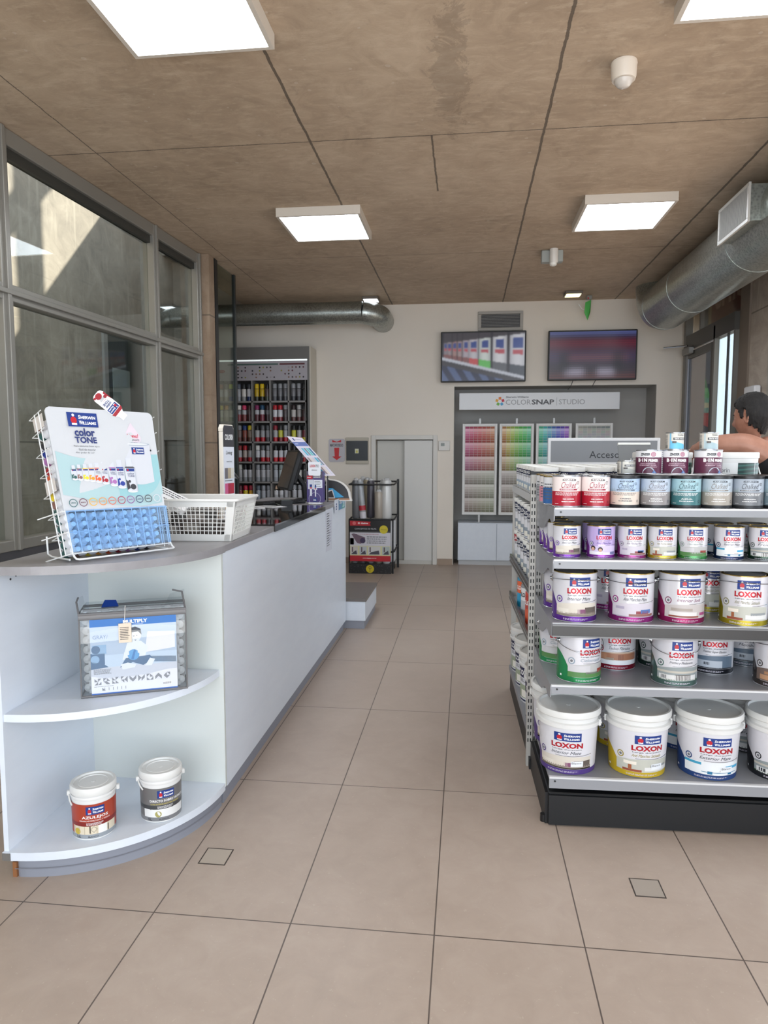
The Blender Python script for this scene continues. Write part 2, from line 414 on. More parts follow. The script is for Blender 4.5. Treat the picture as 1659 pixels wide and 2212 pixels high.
MB().box(-1.195, -0.445, YB+0.0, YB+0.1, 0.0, 0.05, M('#c6c4bd', 0.5)).build('sill_rail', dw)
struct(MB().box(-0.375, NX0-.005, YB-0.012, YB, 0, 0.08, M('#a08d7c', 0.6)).box(-2.0, -1.265, YB-0.012, YB, 0, 0.08, M('#a08d7c', 0.6)).box(NX1+.005, 2.68, YB-0.012, YB, 0, 0.08, M('#a08d7c', 0.6)).build('baseboard_back'))
# side ceiling strip over the annex on the left
struct(MB().prism([(-2.66, 6.80), (-2.615, 6.80), (-3.575, 9.2), (-3.62, 9.2)], 0, 3.80, MCONC).prism([(-2.62, 6.80), (-2.9, 9.32), (-3.62, 9.32)], 3.72, 3.80, MCEIL).build('wall_annex'))
struct(MB().box(-4.0, -3.62, 9.3, 9.4, 0, 4.07, MCONC).build('wall_yard_end'))
# glazed wall on the left
def lx(y): return -2.75+0.05*(y-3.94)
ang = math.atan(0.05); LW = Matrix.Translation((-2.75, 3.94, 0)) @ Matrix.Rotation(-ang, 4, 'Z')   # local y runs along the wall
L1 = 2.72
b = MB(); b.box(-0.12, 0.0, -6.2, L1, 0.0, 0.83, mat_wall('low_wall_paint', '#bdb9b3', '#c5c1bb'), LW)
struct(b.build('wall_left'))
b = MB(); b.box(0.0, 0.014, -6.2, L1, 0, 0.11, M('#6d5546', 0.6), LW); struct(b.build('baseboard_left'))
w1 = struct(MB().box(-0.14, 0.02, -6.2, L1, 0.83, 0.90, M('#56565a', 0.35, 0.4), LW).build('window_1'))
b = MB()
for y0 in (-6.2, -3.98, -1.98, 0.0-0.045, 1.80, L1-0.07):
    b.box(-0.07, 0.03, y0, y0+0.09, 0.90, H-0.005, MFRAME, LW, .004); b.box(-0.02, 0.045, y0+0.03, y0+0.06, 0.90, H-0.005, MFRAME, LW, .003)
for z0, z1 in ((0.90, 0.965), (2.40, 2.50), (H-0.10, H-0.003)):
    b.box(-0.065, 0.028, -6.2, L1, z0, z1, MFRAME, LW, .004)
b.box(-0.03, 0.05, -6.2, L1, 2.435, 2.465, MFRAME, LW, .003)
b.build('window_frame', w1)
b = MB(); b.box(-0.045, 0.0, -6.2, L1, H-0.16, H-0.10, M('#33332f', 0.5), LW); b.build('head_track', w1)
b = MB()
for y0, y1 in ((-6.1, -4.0), (-3.9, -2.0), (-1.9, -0.05), (0.045, 1.80), (1.89, L1-0.07)):
    for z0, z1 in ((0.965, 2.40), (2.50, H-0.16)): b.box(-0.034, -0.028, y0, y1, z0, z1, MGLASS, LW)
b.build('glass', w1)
struct(MB().box(-2.615, -2.50, 6.66, 6.80, 0, H-.002, mat_concrete('post_concrete', '#7b6654', '#8f7a66', '#a69380')).build('trim_2'))
w2 = struct(MB().box(-2.56, -2.50, 6.82, 6.90, 0, H, M('#2c2e30', 0.35, 0.5)).box(-2.545, -2.515, 7.46, 7.50, 0, H, M('#3c3f40', 0.35, 0.5)).build('window_2'))
MB().box(-2.533, -2.527, 6.90, 7.46, 0.02, H-.01, mat_glass('partition_glass', (0.80, 0.84, 0.80), 0.06)).build('glass', w2)
MB().tube([(-2.50, 7.02, 1.33), (-2.46, 7.02, 1.33), (-2.46, 7.30, 1.22), (-2.50, 7.30, 1.22)], 0.012, M('#8e9194', 0.3, 0.7)).build('handle', w2)
# yard beyond the glazed wall: concrete party wall, and blocks added to cast its shadows
ow = struct(MB().box(-4.12, -4.0, -6.0, 9.6, 0, 6.6, MCONC).build('wall_outside'))
MB().box(-4.0, -3.97, 7.35, 7.43, 0.0, 2.9, M('#9a9892', 0.5)).box(-4.0, -3.97, 8.3, 8.36, 0.0, 2.9, M('#9a9892', 0.5)).box(-4.0, -3.97, 7.35, 8.36, 2.9, 2.97, M('#3e3a34', 0.6)).box(-4.0, -3.97, 7.43, 8.3, 1.75, 1.82, M('#9a9892', .5)).build('doorway_frame', ow)
MB().box(-4.0, -3.99, 7.43, 8.3, 0.0, 2.9, M('#4c5250', 0.3)).box(-3.99, -3.985, 7.55, 7.95, 1.9, 2.45, M('#9ba5a0', 0.4)).build('doorway_panel', ow)
struct(MB().box(-4.0, 6.0, 9.75, 14.0, 4.0, 5.6, MCONC).box(-4.0, -2.91, 8.98, 9.75, 4.07, 5.6, MCONC).box(-2.91, 4.0, 8.98, 9.75, 3.66, 5.6, MCONC).build('upper_shadow_block'))  # upper mass shaped to throw the diagonal shadow edge onto the yard wall
b = MB(); b.box(-1.42, -1.2, 9.4, 9.55, 5.6, 7.7, MFRAME); b.box(-4.0, 3.0, 9.42, 9.5, 6.95, 7.25, MFRAME); struct(b.build('shadow_post_and_bar'))  # post and bar out of view, added for the shadow bands
# right side: back return wall, door, window and concrete pillars
XR = 2.70
MFR = M('#77746e', 0.4, 0.35)
b = MB(); b.box(XR, XR+0.03, 9.1, 9.3, 0, H, MWALL); b.box(XR+0.02, XR+0.2, 6.8, 7.45, 0, H, MPILLAR); b.box(XR+.0, XR+0.2, 7.22, 7.45, 0, H, M('#776a5e', 0.7)); b.box(XR+.05, XR+.2, 1.2, 1.8, 0, H, MPILLAR)
b.box(XR+.02, XR+.2, 6.3, 6.8, 0, H, mat_concrete('far_pillar', '#8a837a', '#9d968d', '#b4aea6'))
struct(b.build('wall_right'))
dr = struct(MB().box(XR-.05, XR+0.03, 9.02, 9.0999, 0, 3.2, MFR).box(XR-.05, XR, 8.0, 8.05, 0, 2.86, MFR).box(XR-.05, XR+0.03, 7.45, 9.02, 2.72, 2.90, M('#4f4d49', 0.4, 0.3)).build('door_1'))
MB().box(XR-.045, XR-.005, 8.93, 9.0, 0.02, 2.70, M('#8f9298', 0.35, .3)).box(XR-.045, XR-.005, 8.06, 8.12, 0.02, 2.70, M('#4f4d49', 0.4, .3)).box(XR-.045, XR-.005, 8.12, 8.93, 2.62, 2.70, M('#66645f', 0.4, .3)).box(XR-.045, XR-.005, 8.12, 8.93, 0.02, 0.14, MFR).build('door_leaf', dr)
MB().box(XR-.028, XR-0.022, 8.12, 8.93, 0.14, 2.62, mat_glass('door_glass', (0.55, 0.56, 0.58), 0.06)).build('door_glass', dr)
MB().box(XR-.11, XR-.05, 8.70, 8.95, 2.66, 2.74, M('#8c8a86', 0.4, .5), bev=.006).tube([(XR-.08, 8.85, 2.77), (XR-.14, 8.9, 2.77), (XR-.32, 8.98, 2.765)], 0.012, MCHROME).build('door_closer', dr)
wd = struct(MB().box(XR-.04, XR+0.0, 7.45, 7.49, 0.05, 2.72, MFR).box(XR-.02, XR+0.0, 7.70, 7.72, 0.05, 2.72, M('#3a3a3a', 0.4)).box(XR, XR+.07, 7.45, 8.0, 0, 0.08, MFR).build('window_3'))
MB().box(XR-.013, XR-0.008, 7.49, 8.0, 0.08, 2.72, MGLASS).build('glass', wd)
b = MB(); b.box(XR, XR+0.06, 7.45, 9.02, 2.90, H, MGLASS)
wt = struct(MB().box(XR-.01, XR+0.07, 8.62, 8.66, 2.9, H, MFR).box(XR-.01, XR+.07, 7.45, 9.1, H-.05, H-.001, MFR).build('window_4'))
MB().box(XR+.03, XR+0.036, 7.45, 9.02, 2.90, H-.05, mat_glass('transom_glass', (0.75, 0.75, 0.72), 0.05)).build('glass', wt)
# street banner beyond the transom, read from the back
bn = thing('street_banner', 'dark red street banner with pale reversed lettering beyond the glass over the side door', 'banner')
A = Art(); A.rect(0, 0, 2.1, 0.55, M('#7c2f30', 0.6), 0); A.rect(2.1, 0, 2.85, 0.55, M('#a8a285', 0.6), 0)
A.text('arcoiris', .35, 0.13, 1.98, 0.42, M('#c9a9a6', 0.5), 3, 0, .03)
A.poly([(2.72, .50), (2.2, .53), (2.3, .37), (2.55, .39)], M('#c8b33a', 0.5), 2); A.poly([(2.2, .02), (2.28, .02), (2.38, .25), (2.42, .25), (2.36, .02), (2.46, .02), (2.58, .38), (2.4, .45)], M('#3e4e58', 0.5), 2)
A.mb(flat_map((2.93, 6.9, 3.05), (0, 1, 0), (0, 0, 1), -.0004)).build('printed_face', bn)
MB().box(2.935, 2.97, 6.9, 9.75, 3.03, 3.62, M('#55201f', 0.6)).build('backing', bn)
# a far shopfront with an awning seen through the door
aw = thing('shop_awning', 'green and cream striped awning with red scalloped edge seen through the door glass', 'awning', (4.45, 15.5, .72))
b = MB()
for i, c in enumerate(('#4fa24a', '#2f7d3a', '#74c06a', '#5fb05a', '#7fb58c', '#e2d29a', '#8fb79a')):
    z1 = 2.35-i*0.11; z0 = z1-0.11; y1 = 0.3-i*.09; b.add([(-1.2, y1-.09, z0), (.62, y1-.09, z0), (.62, y1, z1), (-1.2, y1, z1)], [(0, 1, 2, 3)], M(c, 0.7))
b.box(-1.2, .62, -.3, .35, 1.55, 1.58, M('#5d7a55', .7)); b.build('canopy', aw)
b = MB()
for k in range(5):
    x0 = -1.38+k*0.4; b.prism([(x0, 1.58), (x0, 1.34), (x0+.1, 1.28), (x0+.2, 1.33), (x0+.3, 1.28), (x0+.4, 1.34), (x0+.4, 1.58)], -.36, -.34, M('#d84b42', 0.6), None, 'xz')
b.build('valance', aw)
b = MB()
for x in (-1.1, .45): b.tube([(x, .2, -.72), (x, .2, 2.3)], .03, MDARK)
b.build('post', aw)
struct(MB().box(2.0, 6.0, 18, 18.2, 0, 9, M('#4b4e52', 0.8)).build('wall_street'))
struct(MB().box(-6, 20, 12, 30, -.13, -.01, M('#77777a', .8)).box(9, 20, -6, 12, -.13, -.01, M('#9a9a98', .8)).build('floor_street'))
# shopfront behind the camera
b = MB()
for x in (-2.9, -1.0, 0.95, 2.65): b.box(x, x+0.08, -1.72, -1.64, 0, H, MFRAME)
b.box(-2.9, 2.9, -1.72, -1.64, 0, 0.1, MFRAME); b.box(-2.9, 2.9, -1.72, -1.64, H-.1, H, MFRAME)
struct(b.build('window_5'))
b = MB(); b.box(XR+.05, XR+0.17, -1.7, 1.2, 2.9, H, MWALL); b.box(XR+.05, XR+0.17, -1.7, 1.2, 0, .3, MWALL); b.box(XR+.05, XR+.17, 1.8, 6.3, 3.0, H, MWALL); b.box(XR+.05, XR+.17, 1.8, 6.3, 0, .5, MWALL)
struct(b.build('wall_right_front'))

# ------------------------------------------------------------------ ceiling fittings
def ceiling_light(x, y, label, w=0.67, l=0.67):
    t = thing('ceiling_light', label, 'ceiling light', (x, y, H), group='square ceiling light panels')
    b = MB(); fr = M('#cfc7bc', 0.4)
    for a in ((-w/2, -w/2+.022, -l/2, l/2), (w/2-.022, w/2, -l/2, l/2), (-w/2+.022, w/2-.022, -l/2, -l/2+.022), (-w/2+.022, w/2-.022, l/2-.022, l/2)):
        b.box(a[0], a[1], a[2], a[3], -0.068, -.001, fr)
    b.build('frame', t)
    MB().box(-w/2+.022, w/2-.022, -l/2+.022, l/2-.022, -0.058, -0.045, M('#eef6ff', 0.4, emit=17.0, name='lit_diffuser')).build('diffuser', t)
ceiling_light(-1.23, 2.945, 'large lit square ceiling panel at the top left, nearest the glazed wall')
ceiling_light(1.205, 2.965, 'lit square ceiling panel cut off by the top right corner')
ceiling_light(-1.175, 5.84, 'lit square ceiling panel above the counter, further from the camera')
ceiling_light(1.195, 5.84, 'lit square ceiling panel above the shelving near the round duct')
t = thing('dome_camera', 'white dome security camera on the ceiling between the two right light panels', 'security camera', (0.75, 3.71, H))
MB().lathe([(0.062, -.001), (0.064, -0.012), (0.062, -.018), (0.06, -.07), (.055, -.085)], M('#ddd3c6', 0.4), 32).build('housing', t)
MB().lathe([(0.044, -.086), (0.041, -.1), (0.028, -.115), (.004, -.121)], M('#c9c2ba', 0.2), 24).build('dome', t)
MB().tube([(-.06, .02, -.008), (.03, .058, -.006)], .004, RED).build('wire', t)
t = thing('motion_sensor', 'small white sensor on a square box hanging from the ceiling, beyond the dome camera', 'sensor', (0.79, 6.95, H))
MB().box(-.1, .1, -.03, .05, -.11, -.001, M('#9fa39f', .5), bev=.005).build('junction_box', t)
MB().lathe([(.04, -.001), (.04, -.12), (.035, -.128)], M('#d8d4ce', .4), 24, Matrix.Translation((.01, -.06, 0))).build('sensor_body', t)
MB().lathe([(.034, -.128), (.032, -.15), (.015, -.16)], M('#e6e3dc', .3), 20, Matrix.Translation((.005, -.06, 0))).build('lens', kids(t)[-1])
for (x, y, c, e, lab) in ((1.25, 8.75, '#fff3c0', 2.0, 'small warm lit square spot on the ceiling near the hanging green strip'), (-1.2, 8.75, '#f3f8ff', 4.0, 'small cool white lit spot on the ceiling above the back duct bend')):
    t = thing('ceiling_spotlight', lab, 'ceiling light', (x, y, H))
    MB().box(-.1, .1, -.1, .1, -.035, -.001, M('#6b635a', .5), bev=.004).build('housing', t)
    MB().box(-.085, .085, -.085, .085, -.041, -.0352, M(c, .4, emit=e)).build('diffuser', t)
t = thing('hanging_strip', 'translucent green strip hanging from a ceiling clip beside the warm spot', 'ribbon', (1.47, 8.95, H))
MB().box(-.03, .035, -.03, .03, -.05, -.001, M('#8a8b85', .5), bev=.006).box(-.02, -.005, -.04, -.03, -.05, -.03, RED).build('clip', t)
MB().add([(-.04, 0, -.08), (.03, .01, -.05), (.02, -.01, -.2), (-.01, 0, -.3), (-.05, .01, -.2)], [(0, 1, 2, 3, 4), (4, 3, 2, 1, 0)], M('#4fae55', .4)).build('green_film', t)
MB().tube([(-.05, 0, -.17), (-.08, 0, -.16), (-.12, 0, -.1)], .004, PAPER).build('tail', t)

# ------------------------------------------------------------------ ducts
t = thing('ventilation_duct', 'round galvanised duct running along the back wall and bending into it', 'duct', (0, 8.72, 3.225))
MB().tube([(-4.7, 0, 0), (-3.0, 0, 0), (-2.0, 0, 0), (-1.30, 0, 0)], .135, MGALV, 36).build('straight_run', t)
pts = [(-1.30, 0, 0)]+[(-1.30+.2*math.sin(a)+.0, .2*(1-math.cos(a)), -.03*math.sin(a)) for a in [k*PI/12 for k in range(1, 7)]]+[(-1.10, .47, -.03)]
MB().tube(pts, [.137]+[.142]*6+[.142], MGALV, 36).build('elbow', t)
for x in (-2.95, -2.42, -1.45, -1.32): MB().tube([(x-.01, 0, 0), (x+.01, 0, 0)], .1372, MGALV, 36).build('seam_band', t)
t = thing('ventilation_duct', 'large round galvanised duct running front to back along the right ceiling edge', 'duct', (2.2, 0, 3.13))
MB().tube([(0, 2.0, 0), (0, 4, 0), (0, 6, 0), (0, 8.25, 0)], .262, MGALV, 48).build('straight_run', t)
MB().tube([(0, 8.25, 0)]+[(0, 8.25+.3*math.sin(k*PI/20), .3*(1-math.cos(k*PI/20))) for k in range(1, 11)]+[(0, 8.55, .34)], .2625, MGALV, 48).build('elbow', t)
for y in (4.2, 5.75, 7.3, 8.25): MB().tube([(0, y-.01, 0), (0, y+.01, 0)], .2645, MGALV, 48).build('seam_band', t)
t = thing('duct_grille', 'galvanised box grille with white louvres on the side of the large right duct', 'vent', (1.86, 5.35, 3.17))
MB().box(.012, .16, -.27, .27, -.12, .12, mat_galv('grille_box', '#7c807c', '#a6aaa4', .4)).build('collar_box', t)
b = MB(); c = M('#c0beb9', .4, .1)
for a in ((-.285, .285, .105, .13), (-.285, .285, -.13, -.105), (-.285, -.26, -.105, .105), (.26, .285, -.105, .105)): b.box(-.004, .012, a[0], a[1], a[2], a[3], c, bev=.002)
b.build('frame', t)
b = MB()
for k in range(26): y = -.25+k*.02; b.box(0, .01, y, y+.006, -.105, .105, M('#a9a7a4', .5))
b.build('louvres', t); MB().box(.0105, .0118, -.26, .26, -.105, .105, M('#5a5a58', .6)).build('backing', t)
t = thing('wall_vent', 'rectangular grey louvred air vent on the back wall above the left screen', 'vent', (0.414, YB, 3.17))
b = MB(); c = M('#a39f98', .45)
for a in ((-.285, .285, .085, .12), (-.285, .285, -.12, -.085), (-.285, -.245, -.085, .085), (.245, .285, -.085, .085)): b.box(a[0], a[1], -.03, 0, a[2], a[3], c, bev=.003)
fr_ = b.build('frame', t); b = MB()
for k in range(9): z = -.08+k*.0188; b.box(-.245, .245, -.02, -.012, z, z+.008, M('#7c7b78', .5))
b.build('louvres', fr_); MB().box(-.245, .245, -.006, -.001, -.085, .085, M('#46464a', .7)).build('backing', t)

# ------------------------------------------------------------------ screens
def screen(x0, x1, z0, z1, label, paint):
    t = thing('television', label, 'television', ((x0+x1)/2, YB-.09, (z0+z1)/2)); w = (x1-x0)/2; h = (z1-z0)/2
    MB().box(-w, w, -.02, .02, -h, h, MBLACK, bev=.006).box(-w*.5, w*.5, .02, .045, -h*.5, h*.5, MBLACK).build('casing', t)
    MB().box(-.15, .15, .045, .0895, -.12, .12, MDARK).build('wall_bracket', t)
    nx, nz = 112, 63; b = MB(); tint = []; ww, hh = w-.018, h-.018
    for j in range(nz):
        for i in range(nx):
            u0 = -ww+2*ww*i/nx; u1 = -ww+2*ww*(i+1)/nx; v0 = -hh+2*hh*j/nz; v1 = -hh+2*hh*(j+1)/nz
            b.add([(u0, -.0206, v0), (u1, -.0206, v0), (u1, -.0206, v1), (u0, -.0206, v1)], [(0, 1, 2, 3)], MSCR, None, True)
            tint.append(paint((i+.5)/nx, (j+.5)/nz))
    for _ in range(2 if paint is paint1 else 4):      # the picture is slightly out of focus
        tint = [tuple(sum(tint[j*nx+min(nx-1, max(0, i+d))][c]+tint[min(nz-1, max(0, j+d))*nx+i][c] for d in ((-1, 0, 1) if paint is paint1 else (-3, 0, 3)))/6 for c in range(3)) for j in range(nz) for i in range(nx)]
    b.build('screen', kids(t)[0], tint=tint); return t
MSCR = attr_mat('lit_screen', 0.8, 0.25)
def mixc(a, b, f): return tuple(p+(q-p)*f for p, q in zip(a, b))
def paint1(u, v):      # shelf edge falling to the right with a row of white tins on it, slightly out of focus
    edge = 0.50-0.42*u; c = lin((38, 36, 44))
    if v < edge-0.17:
        c = lin((70, 84, 120)) if (int((u*1.1+v*.4)*11) % 2 == 0) else lin((30, 34, 60))
        if v < edge-.17 and u > .55+.3*(1-v): c = lin((26, 24, 28))
    elif v < edge-0.06: c = lin((52, 50, 56))
    elif v < edge: c = lin((176, 180, 190))
    else:
        for (cx_, w_, base) in ((.92, .10, (190, 190, 196)), (.70, .085, (196, 196, 200)), (.52, .07, (188, 194, 190)), (.385, .055, (176, 172, 178)), (.29, .04, (160, 150, 158)), (.215, .03, (150, 130, 130)), (.15, .028, (150, 120, 116)), (.09, .025, (140, 128, 132)), (.04, .02, (128, 120, 126))):
            if abs(u-cx_) < w_:
                d = v-edge; top = .97-.18*(1-u); k = abs(u-cx_)/w_; c = lin(base); c = mixc(c, lin((90, 90, 100)), k*k*.5)
                hh = top-edge
                if v > top: c = lin((60, 56, 62))
                elif d > hh*.66 and k < .6 and d < hh*.92: c = lin((52, 70, 128))
                elif d > hh*.5 and d < hh*.62 and k < .65: c = lin((166, 74, 84))
                elif d < hh*.24: c = lin({.92: (60, 66, 76), .70: (84, 86, 92), .52: (90, 168, 84), .385: (176, 74, 76)}.get(cx_, (120, 80, 80)))
                break
    return c
def paint2(u, v):      # fast blurred horizontal streaks
    r = random.Random(int(v*36)); n = r.random(); c = lin((44, 26, 44))
    if v > .93: c = lin((80, 88, 140))
    elif v > .83: c = lin((30, 20, 34))
    elif v > .60: c = mixc(lin((120, 30, 50)), lin((50, 20, 40)), n)
    elif v > .36: c = mixc(lin((40, 40, 78)), lin((66, 34, 52)), n)
    elif v > .10: c = mixc(lin((54, 44, 58)), lin((30, 22, 30)), n)
    else: c = mixc(lin((104, 52, 44)), lin((60, 26, 30)), n)
    if .42 < v < .47 and .2 < u < .9: c = mixc(c, lin((150, 84, 70)), .5)
    if .08 < v < .2 and (.18 < u < .4 or .56 < u < .76): c = mixc(c, lin((170, 165, 185)), .7)
    if .12 < v < .55 and (abs(u-.17) < .06 or abs(u-.80) < .06): c = mixc(c, lin((18, 16, 26)), .7)
    return c
screen(-.342, .735, 2.392, 3.03, 'wall television showing a shelf of white paint tins, left of the two', paint1)
t = screen(1.010, 2.096, 2.398, 3.018, 'wall television showing dark red and blue streaks, right of the two', paint2)
b = MB(); b.tube([(-.22, .03, -.3), (-.24, .05, -.36), (-.28, .06, -.42)], .004, MBLACK); b.tube([(.06, .03, -.3), (.04, .05, -.34), (.02, .06, -.38)], .004, MBLACK); b.build('cable', t)

# ------------------------------------------------------------------ colour niche furniture
sg = thing('header_sign', 'long white header sign with a colour wheel mark and grey lettering inside the niche', 'sign', (-.103, YB+.02, 2.045), rz=math.radians(.9))
MB().box(0, 2.035, -.02, .02, 0, .215, M('#dfe1e4', .4), bev=.003).build('board', sg)
A = Art()
for k, c in enumerate(('#e07a2c', '#c22b45', '#4aa0d0', '#6aae44', '#e0a52e')):
    a = PI/2-k*2*PI/5; cu, cv = .525+.04*math.cos(a), .105+.04*math.sin(a); r = .024
    A.poly([(cu+r*math.cos(a+q), cv+r*math.sin(a+q)) for q in (PI/4, 3*PI/4, 5*PI/4, 7*PI/4)], M(c, .5), 1)
A.text('Sherwin-Williams', .60, .150, .89, .172, GREYINK, 1, .1, .02)
A.text('COLOR', .60, .062, .92, .128, M('#97989b', .5), 1); A.text('SNAP', .93, .062, 1.215, .128, M('#55565a', .5), 1, 0, .03)
A.rect(1.245, .05, 1.249, .155, M('#97989b', .5)); A.text('STUDIO', 1.275, .062, 1.60, .128, M('#97989b', .5), 1)
A.mb(front_map(0, -.0205, 0)).build('lettering', kids(sg)[0])
def hsv(h, s, v):
    i = int(h*6) % 6; f = h*6-int(h*6); p, q, t_ = v*(1-s), v*(1-f*s), v*(1-(1-f)*s)
    return [(v, t_, p), (q, v, p), (p, v, t_), (p, q, v), (t_, p, v), (v, p, q)][i]
MSW = attr_mat('colour_chips', 0, .5)
def chip(panel, i, ni, j, nj):
    f = i/(ni-1)
    if panel == 3:
        if j == 0: return lin((150-30*f, 150-20*f, 140-10*f))
        return lin((176+8*math.sin(i*3+j), 178+6*math.sin(i*2+j*2), 176+6*math.sin(j*5)))
    hues = ((.93, 1.06), (.09, .42), (.44, .76))[panel]; h = (hues[0]+(hues[1]-hues[0])*f) % 1
    if j == 0: return lin(tuple(255*x for x in hsv(h, .75, .62)))
    sec = (j-1)//6; k = ((j-1) % 6)/5; sat = (.78, .66, .45, .12, .14, .2)[min(sec, 5)]; v0 = (.92, .9, .88, .84, .84, .80)[min(sec, 5)]
    if sec >= 3: h = (.05+.15*f) % 1
    return lin(tuple(255*x for x in hsv(h, sat*(.35+.75*k), v0-.36*k*(1 if sec else 1))))
for pi, (x0, x1, lab) in enumerate(((-.055, .40, 'reds and oranges, leftmost in the niche'), (.43, .875, 'yellows and greens, second in the niche'), (.905, 1.36, 'teals, blues and purples, third in the niche'), (1.41, 1.88, 'off-whites and greys, rightmost in the niche'))):
    z0, z1 = .66, 1.87; yy = YB+.16
    t = thing('colour_chart', 'tall framed colour chip chart of '+lab, 'colour chart', (x0, yy, z0), group=None)
    w, h = x1-x0, z1-z0
    b = MB(); c = M('#dededc', .4)
    for a in ((0, .028, 0, h), (w-.028, w, 0, h), (.028, w-.028, 0, .028), (.028, w-.028, h-.028, h)): b.box(a[0], a[1], -.012, .012, a[2], a[3], c, bev=.002)
    b.build('frame', t); MB().box(.028, w-.028, 0, .006, .028, h-.028, M('#d3d2ce', .6)).build('board', t)
    b = MB(); tint = []; ni, nj = 7, 37; g = .0013
    for j in range(nj):
        for i in range(ni):
            u0 = .034+(w-.068)*i/ni; u1 = .034+(w-.068)*(i+1)/ni; v1 = h-.036-(h-.072)*j/nj; v0 = h-.036-(h-.072)*(j+1)/nj
            b.add([(u0+g, -.0012, v0+g), (u1-g, -.0012, v0+g), (u1-g, -.0012, v1-g), (u0+g, -.0012, v1-g)], [(0, 1, 2, 3)], MSW, None, True); tint.append(chip(pi, i, ni, j, nj))
    b.build('colour_chips', t, tint=tint)
    MB().box(w/2-.012, w/2+.012, -.006, .01, h, h+.07, M('#a9a9a8', .4, .4)).build('hanger', t); MB().box(w/2-.012, w/2+.012, -.006, .01, -.10, 0, M('#a9a9a8', .4, .4)).build('hanger', t)
t = thing('low_cabinet', 'long low white cabinet with flat doors under the colour chip charts', 'cabinet', (-.106, YB+.02, 0))
MB().box(.01, 2.03, .02, .44, .0, .06, M('#b6b8ba', .5)).box(0, 2.04, .02, .45, .06, .56, MWHITE).build('body', t)
for k in range(4): MB().box(.004+k*.509, .004+k*.509+.503, 0, .018, .065, .555, MWHITE, bev=.002).build('door', t)
# wall-mounted bits
t = thing('extinguisher_sign', 'small grey sign with a red arrow marking a fire extinguisher, beside the black panel', 'sign', (-1.837, YB, 1.364))
MB().prism([(0, .02), (.02, 0), (.20, 0), (.22, .02), (.22, .29), (.20, .31), (.02, .31), (0, .29)], -.006, -.001, M('#b9b5bb', .4), None, 'xz').build('plate', t)
A = Art(); R2 = M('#c01a22', .4)
A.poly([(.05, .295), (.11, .270), (.17, .295), (.17, .262), (.05, .262)], R2, 1)
A.text('MATAFUEGO', .022, .205, .198, .243, M('#4c4a50', .5), 1, 0, .03)
A.poly([(.075, .19), (.145, .19), (.138, .075), (.175, .075), (.11, .025), (.045, .075), (.082, .075)], R2, 1)
A.mb(front_map(0, -.0065, 0)).build('printed_sign', t)
t = thing('electrical_panel', 'black square wall panel in a beige frame with a small yellow warning sticker', 'electrical panel', (-1.60, YB, 1.34))
MB().box(0, .305, -.03, -.001, 0, .35, M('#b5ae9f', .5), bev=.004).build('frame', t)
MB().box(.008, .297, -.038, -.031, .045, .305, M('#141417', .25), bev=.003).build('door', t)
A = Art(); A.rect(.125, .14, .175, .20, M('#cfcfb4', .5)); A.poly([(.135, .15), (.165, .15), (.15, .19)], M('#c4ba3c', .5), 2); A.mb(front_map(0, -.0385, 0)).build('warning_sticker', kids(t)[-1])
t = thing('thermostat', 'small white wall thermostat with a grey display beside the niche', 'thermostat', (-.368, YB, 1.515))
MB().box(0, .15, -.025, -.001, 0, .13, M('#d2cfca', .4), bev=.006).build('housing', t)
MB().box(.03, .08, -.0262, -.0252, .06, .10, M('#6f756f', .3)).build('display', kids(t)[0])
t = thing('white_trunking', 'short white vertical cable duct boxes on the concrete pillar behind the man', 'trunking', (XR+.01, 7.16, 1.5))
MB().box(-.06, .0, -.27, -.02, 0, .62, M('#d6d6d8', .4), bev=.01).build('wide_cover', t)
MB().box(-.04, .0, 0, .06, 0, .56, M('#c6c6c9', .4), bev=.006).build('narrow_cover', t)
# ------------------------------------------------------------------ service counter
ct = thing('service_counter', 'long white service counter with a grey laminate top and grey plinth', 'counter', (0, 0, 0))
MB().box(-1.62, -1.0, 2.757, 5.70, 0.08, 1.085, MWHITE).build('body', ct)
MB().box(-1.60, -1.02, 2.757, 5.68, 0.0, 0.08, MPLINTH).build('plinth', ct)
MB().box(-1.68, -0.992, 2.752, 5.72, 1.0855, 1.115, MGREYTOP, bev=.003).build('worktop', ct)
gt = tag(MB().box(-1.60, -.985, 3.50, 4.80, 1.1155, 1.1235, M('#15110f', .04, 0, name='black_glass', coat=1.0)).box(-.9915, -.985, 3.50, 4.80, 1.085, 1.1155, M('#15110f', .06)).build('glass_counter_panel'), 'glossy black glass panel let over the counter top, mirroring the spray cans', 'counter panel')
cs = thing('corner_shelf_unit', 'white quarter-round open shelf unit with a grey top at the near end of the counter', 'shelf unit', (-1.585, 2.735, 0))
def arc(r, cx=0.0, cy=0.0, n=28, a0=-PI/2, a1=0): return [(cx+r*math.cos(a0+(a1-a0)*k/n), cy+r*math.sin(a0+(a1-a0)*k/n)) for k in range(n+1)]
MB().box(-0.018, 0.0, -.575, .012, .085, 1.085, MWHITE).build('side_panel', cs)
MB().box(0, .585, -.0, .018, .085, 1.085, M('#c9cecb', .4)).build('back_panel', cs)
MB().prism([(0.0005, -.001)]+arc(.568), .565, .592, MWHITE).build('shelf', cs)
MB().prism([(-.018, 0), (-.018, -.586), (0, -.586)]+arc(.583)[1:], .07, .10, MWHITE).build('shelf', cs)
b = MB(); b.prism([(0.01, 0), (.01, -.55)]+arc(.565)[1:], 0, .07, MPLINTH)
b.add([(.012+.5725*math.cos(a)-.012, .5725*math.sin(a), z) for z in (.033, .036) for a in [-PI/2+.03+k*(PI/2-.03)/28 for k in range(29)]], [(k, k+1, 29+k+1, 29+k) for k in range(28)], M('#777b86', .4))
b.build('plinth', cs)
MB().box(.005, .02, -.567, -.55, 0, .055, M('#8a5a35', .8)).build('chipped_chipboard_edge', cs)
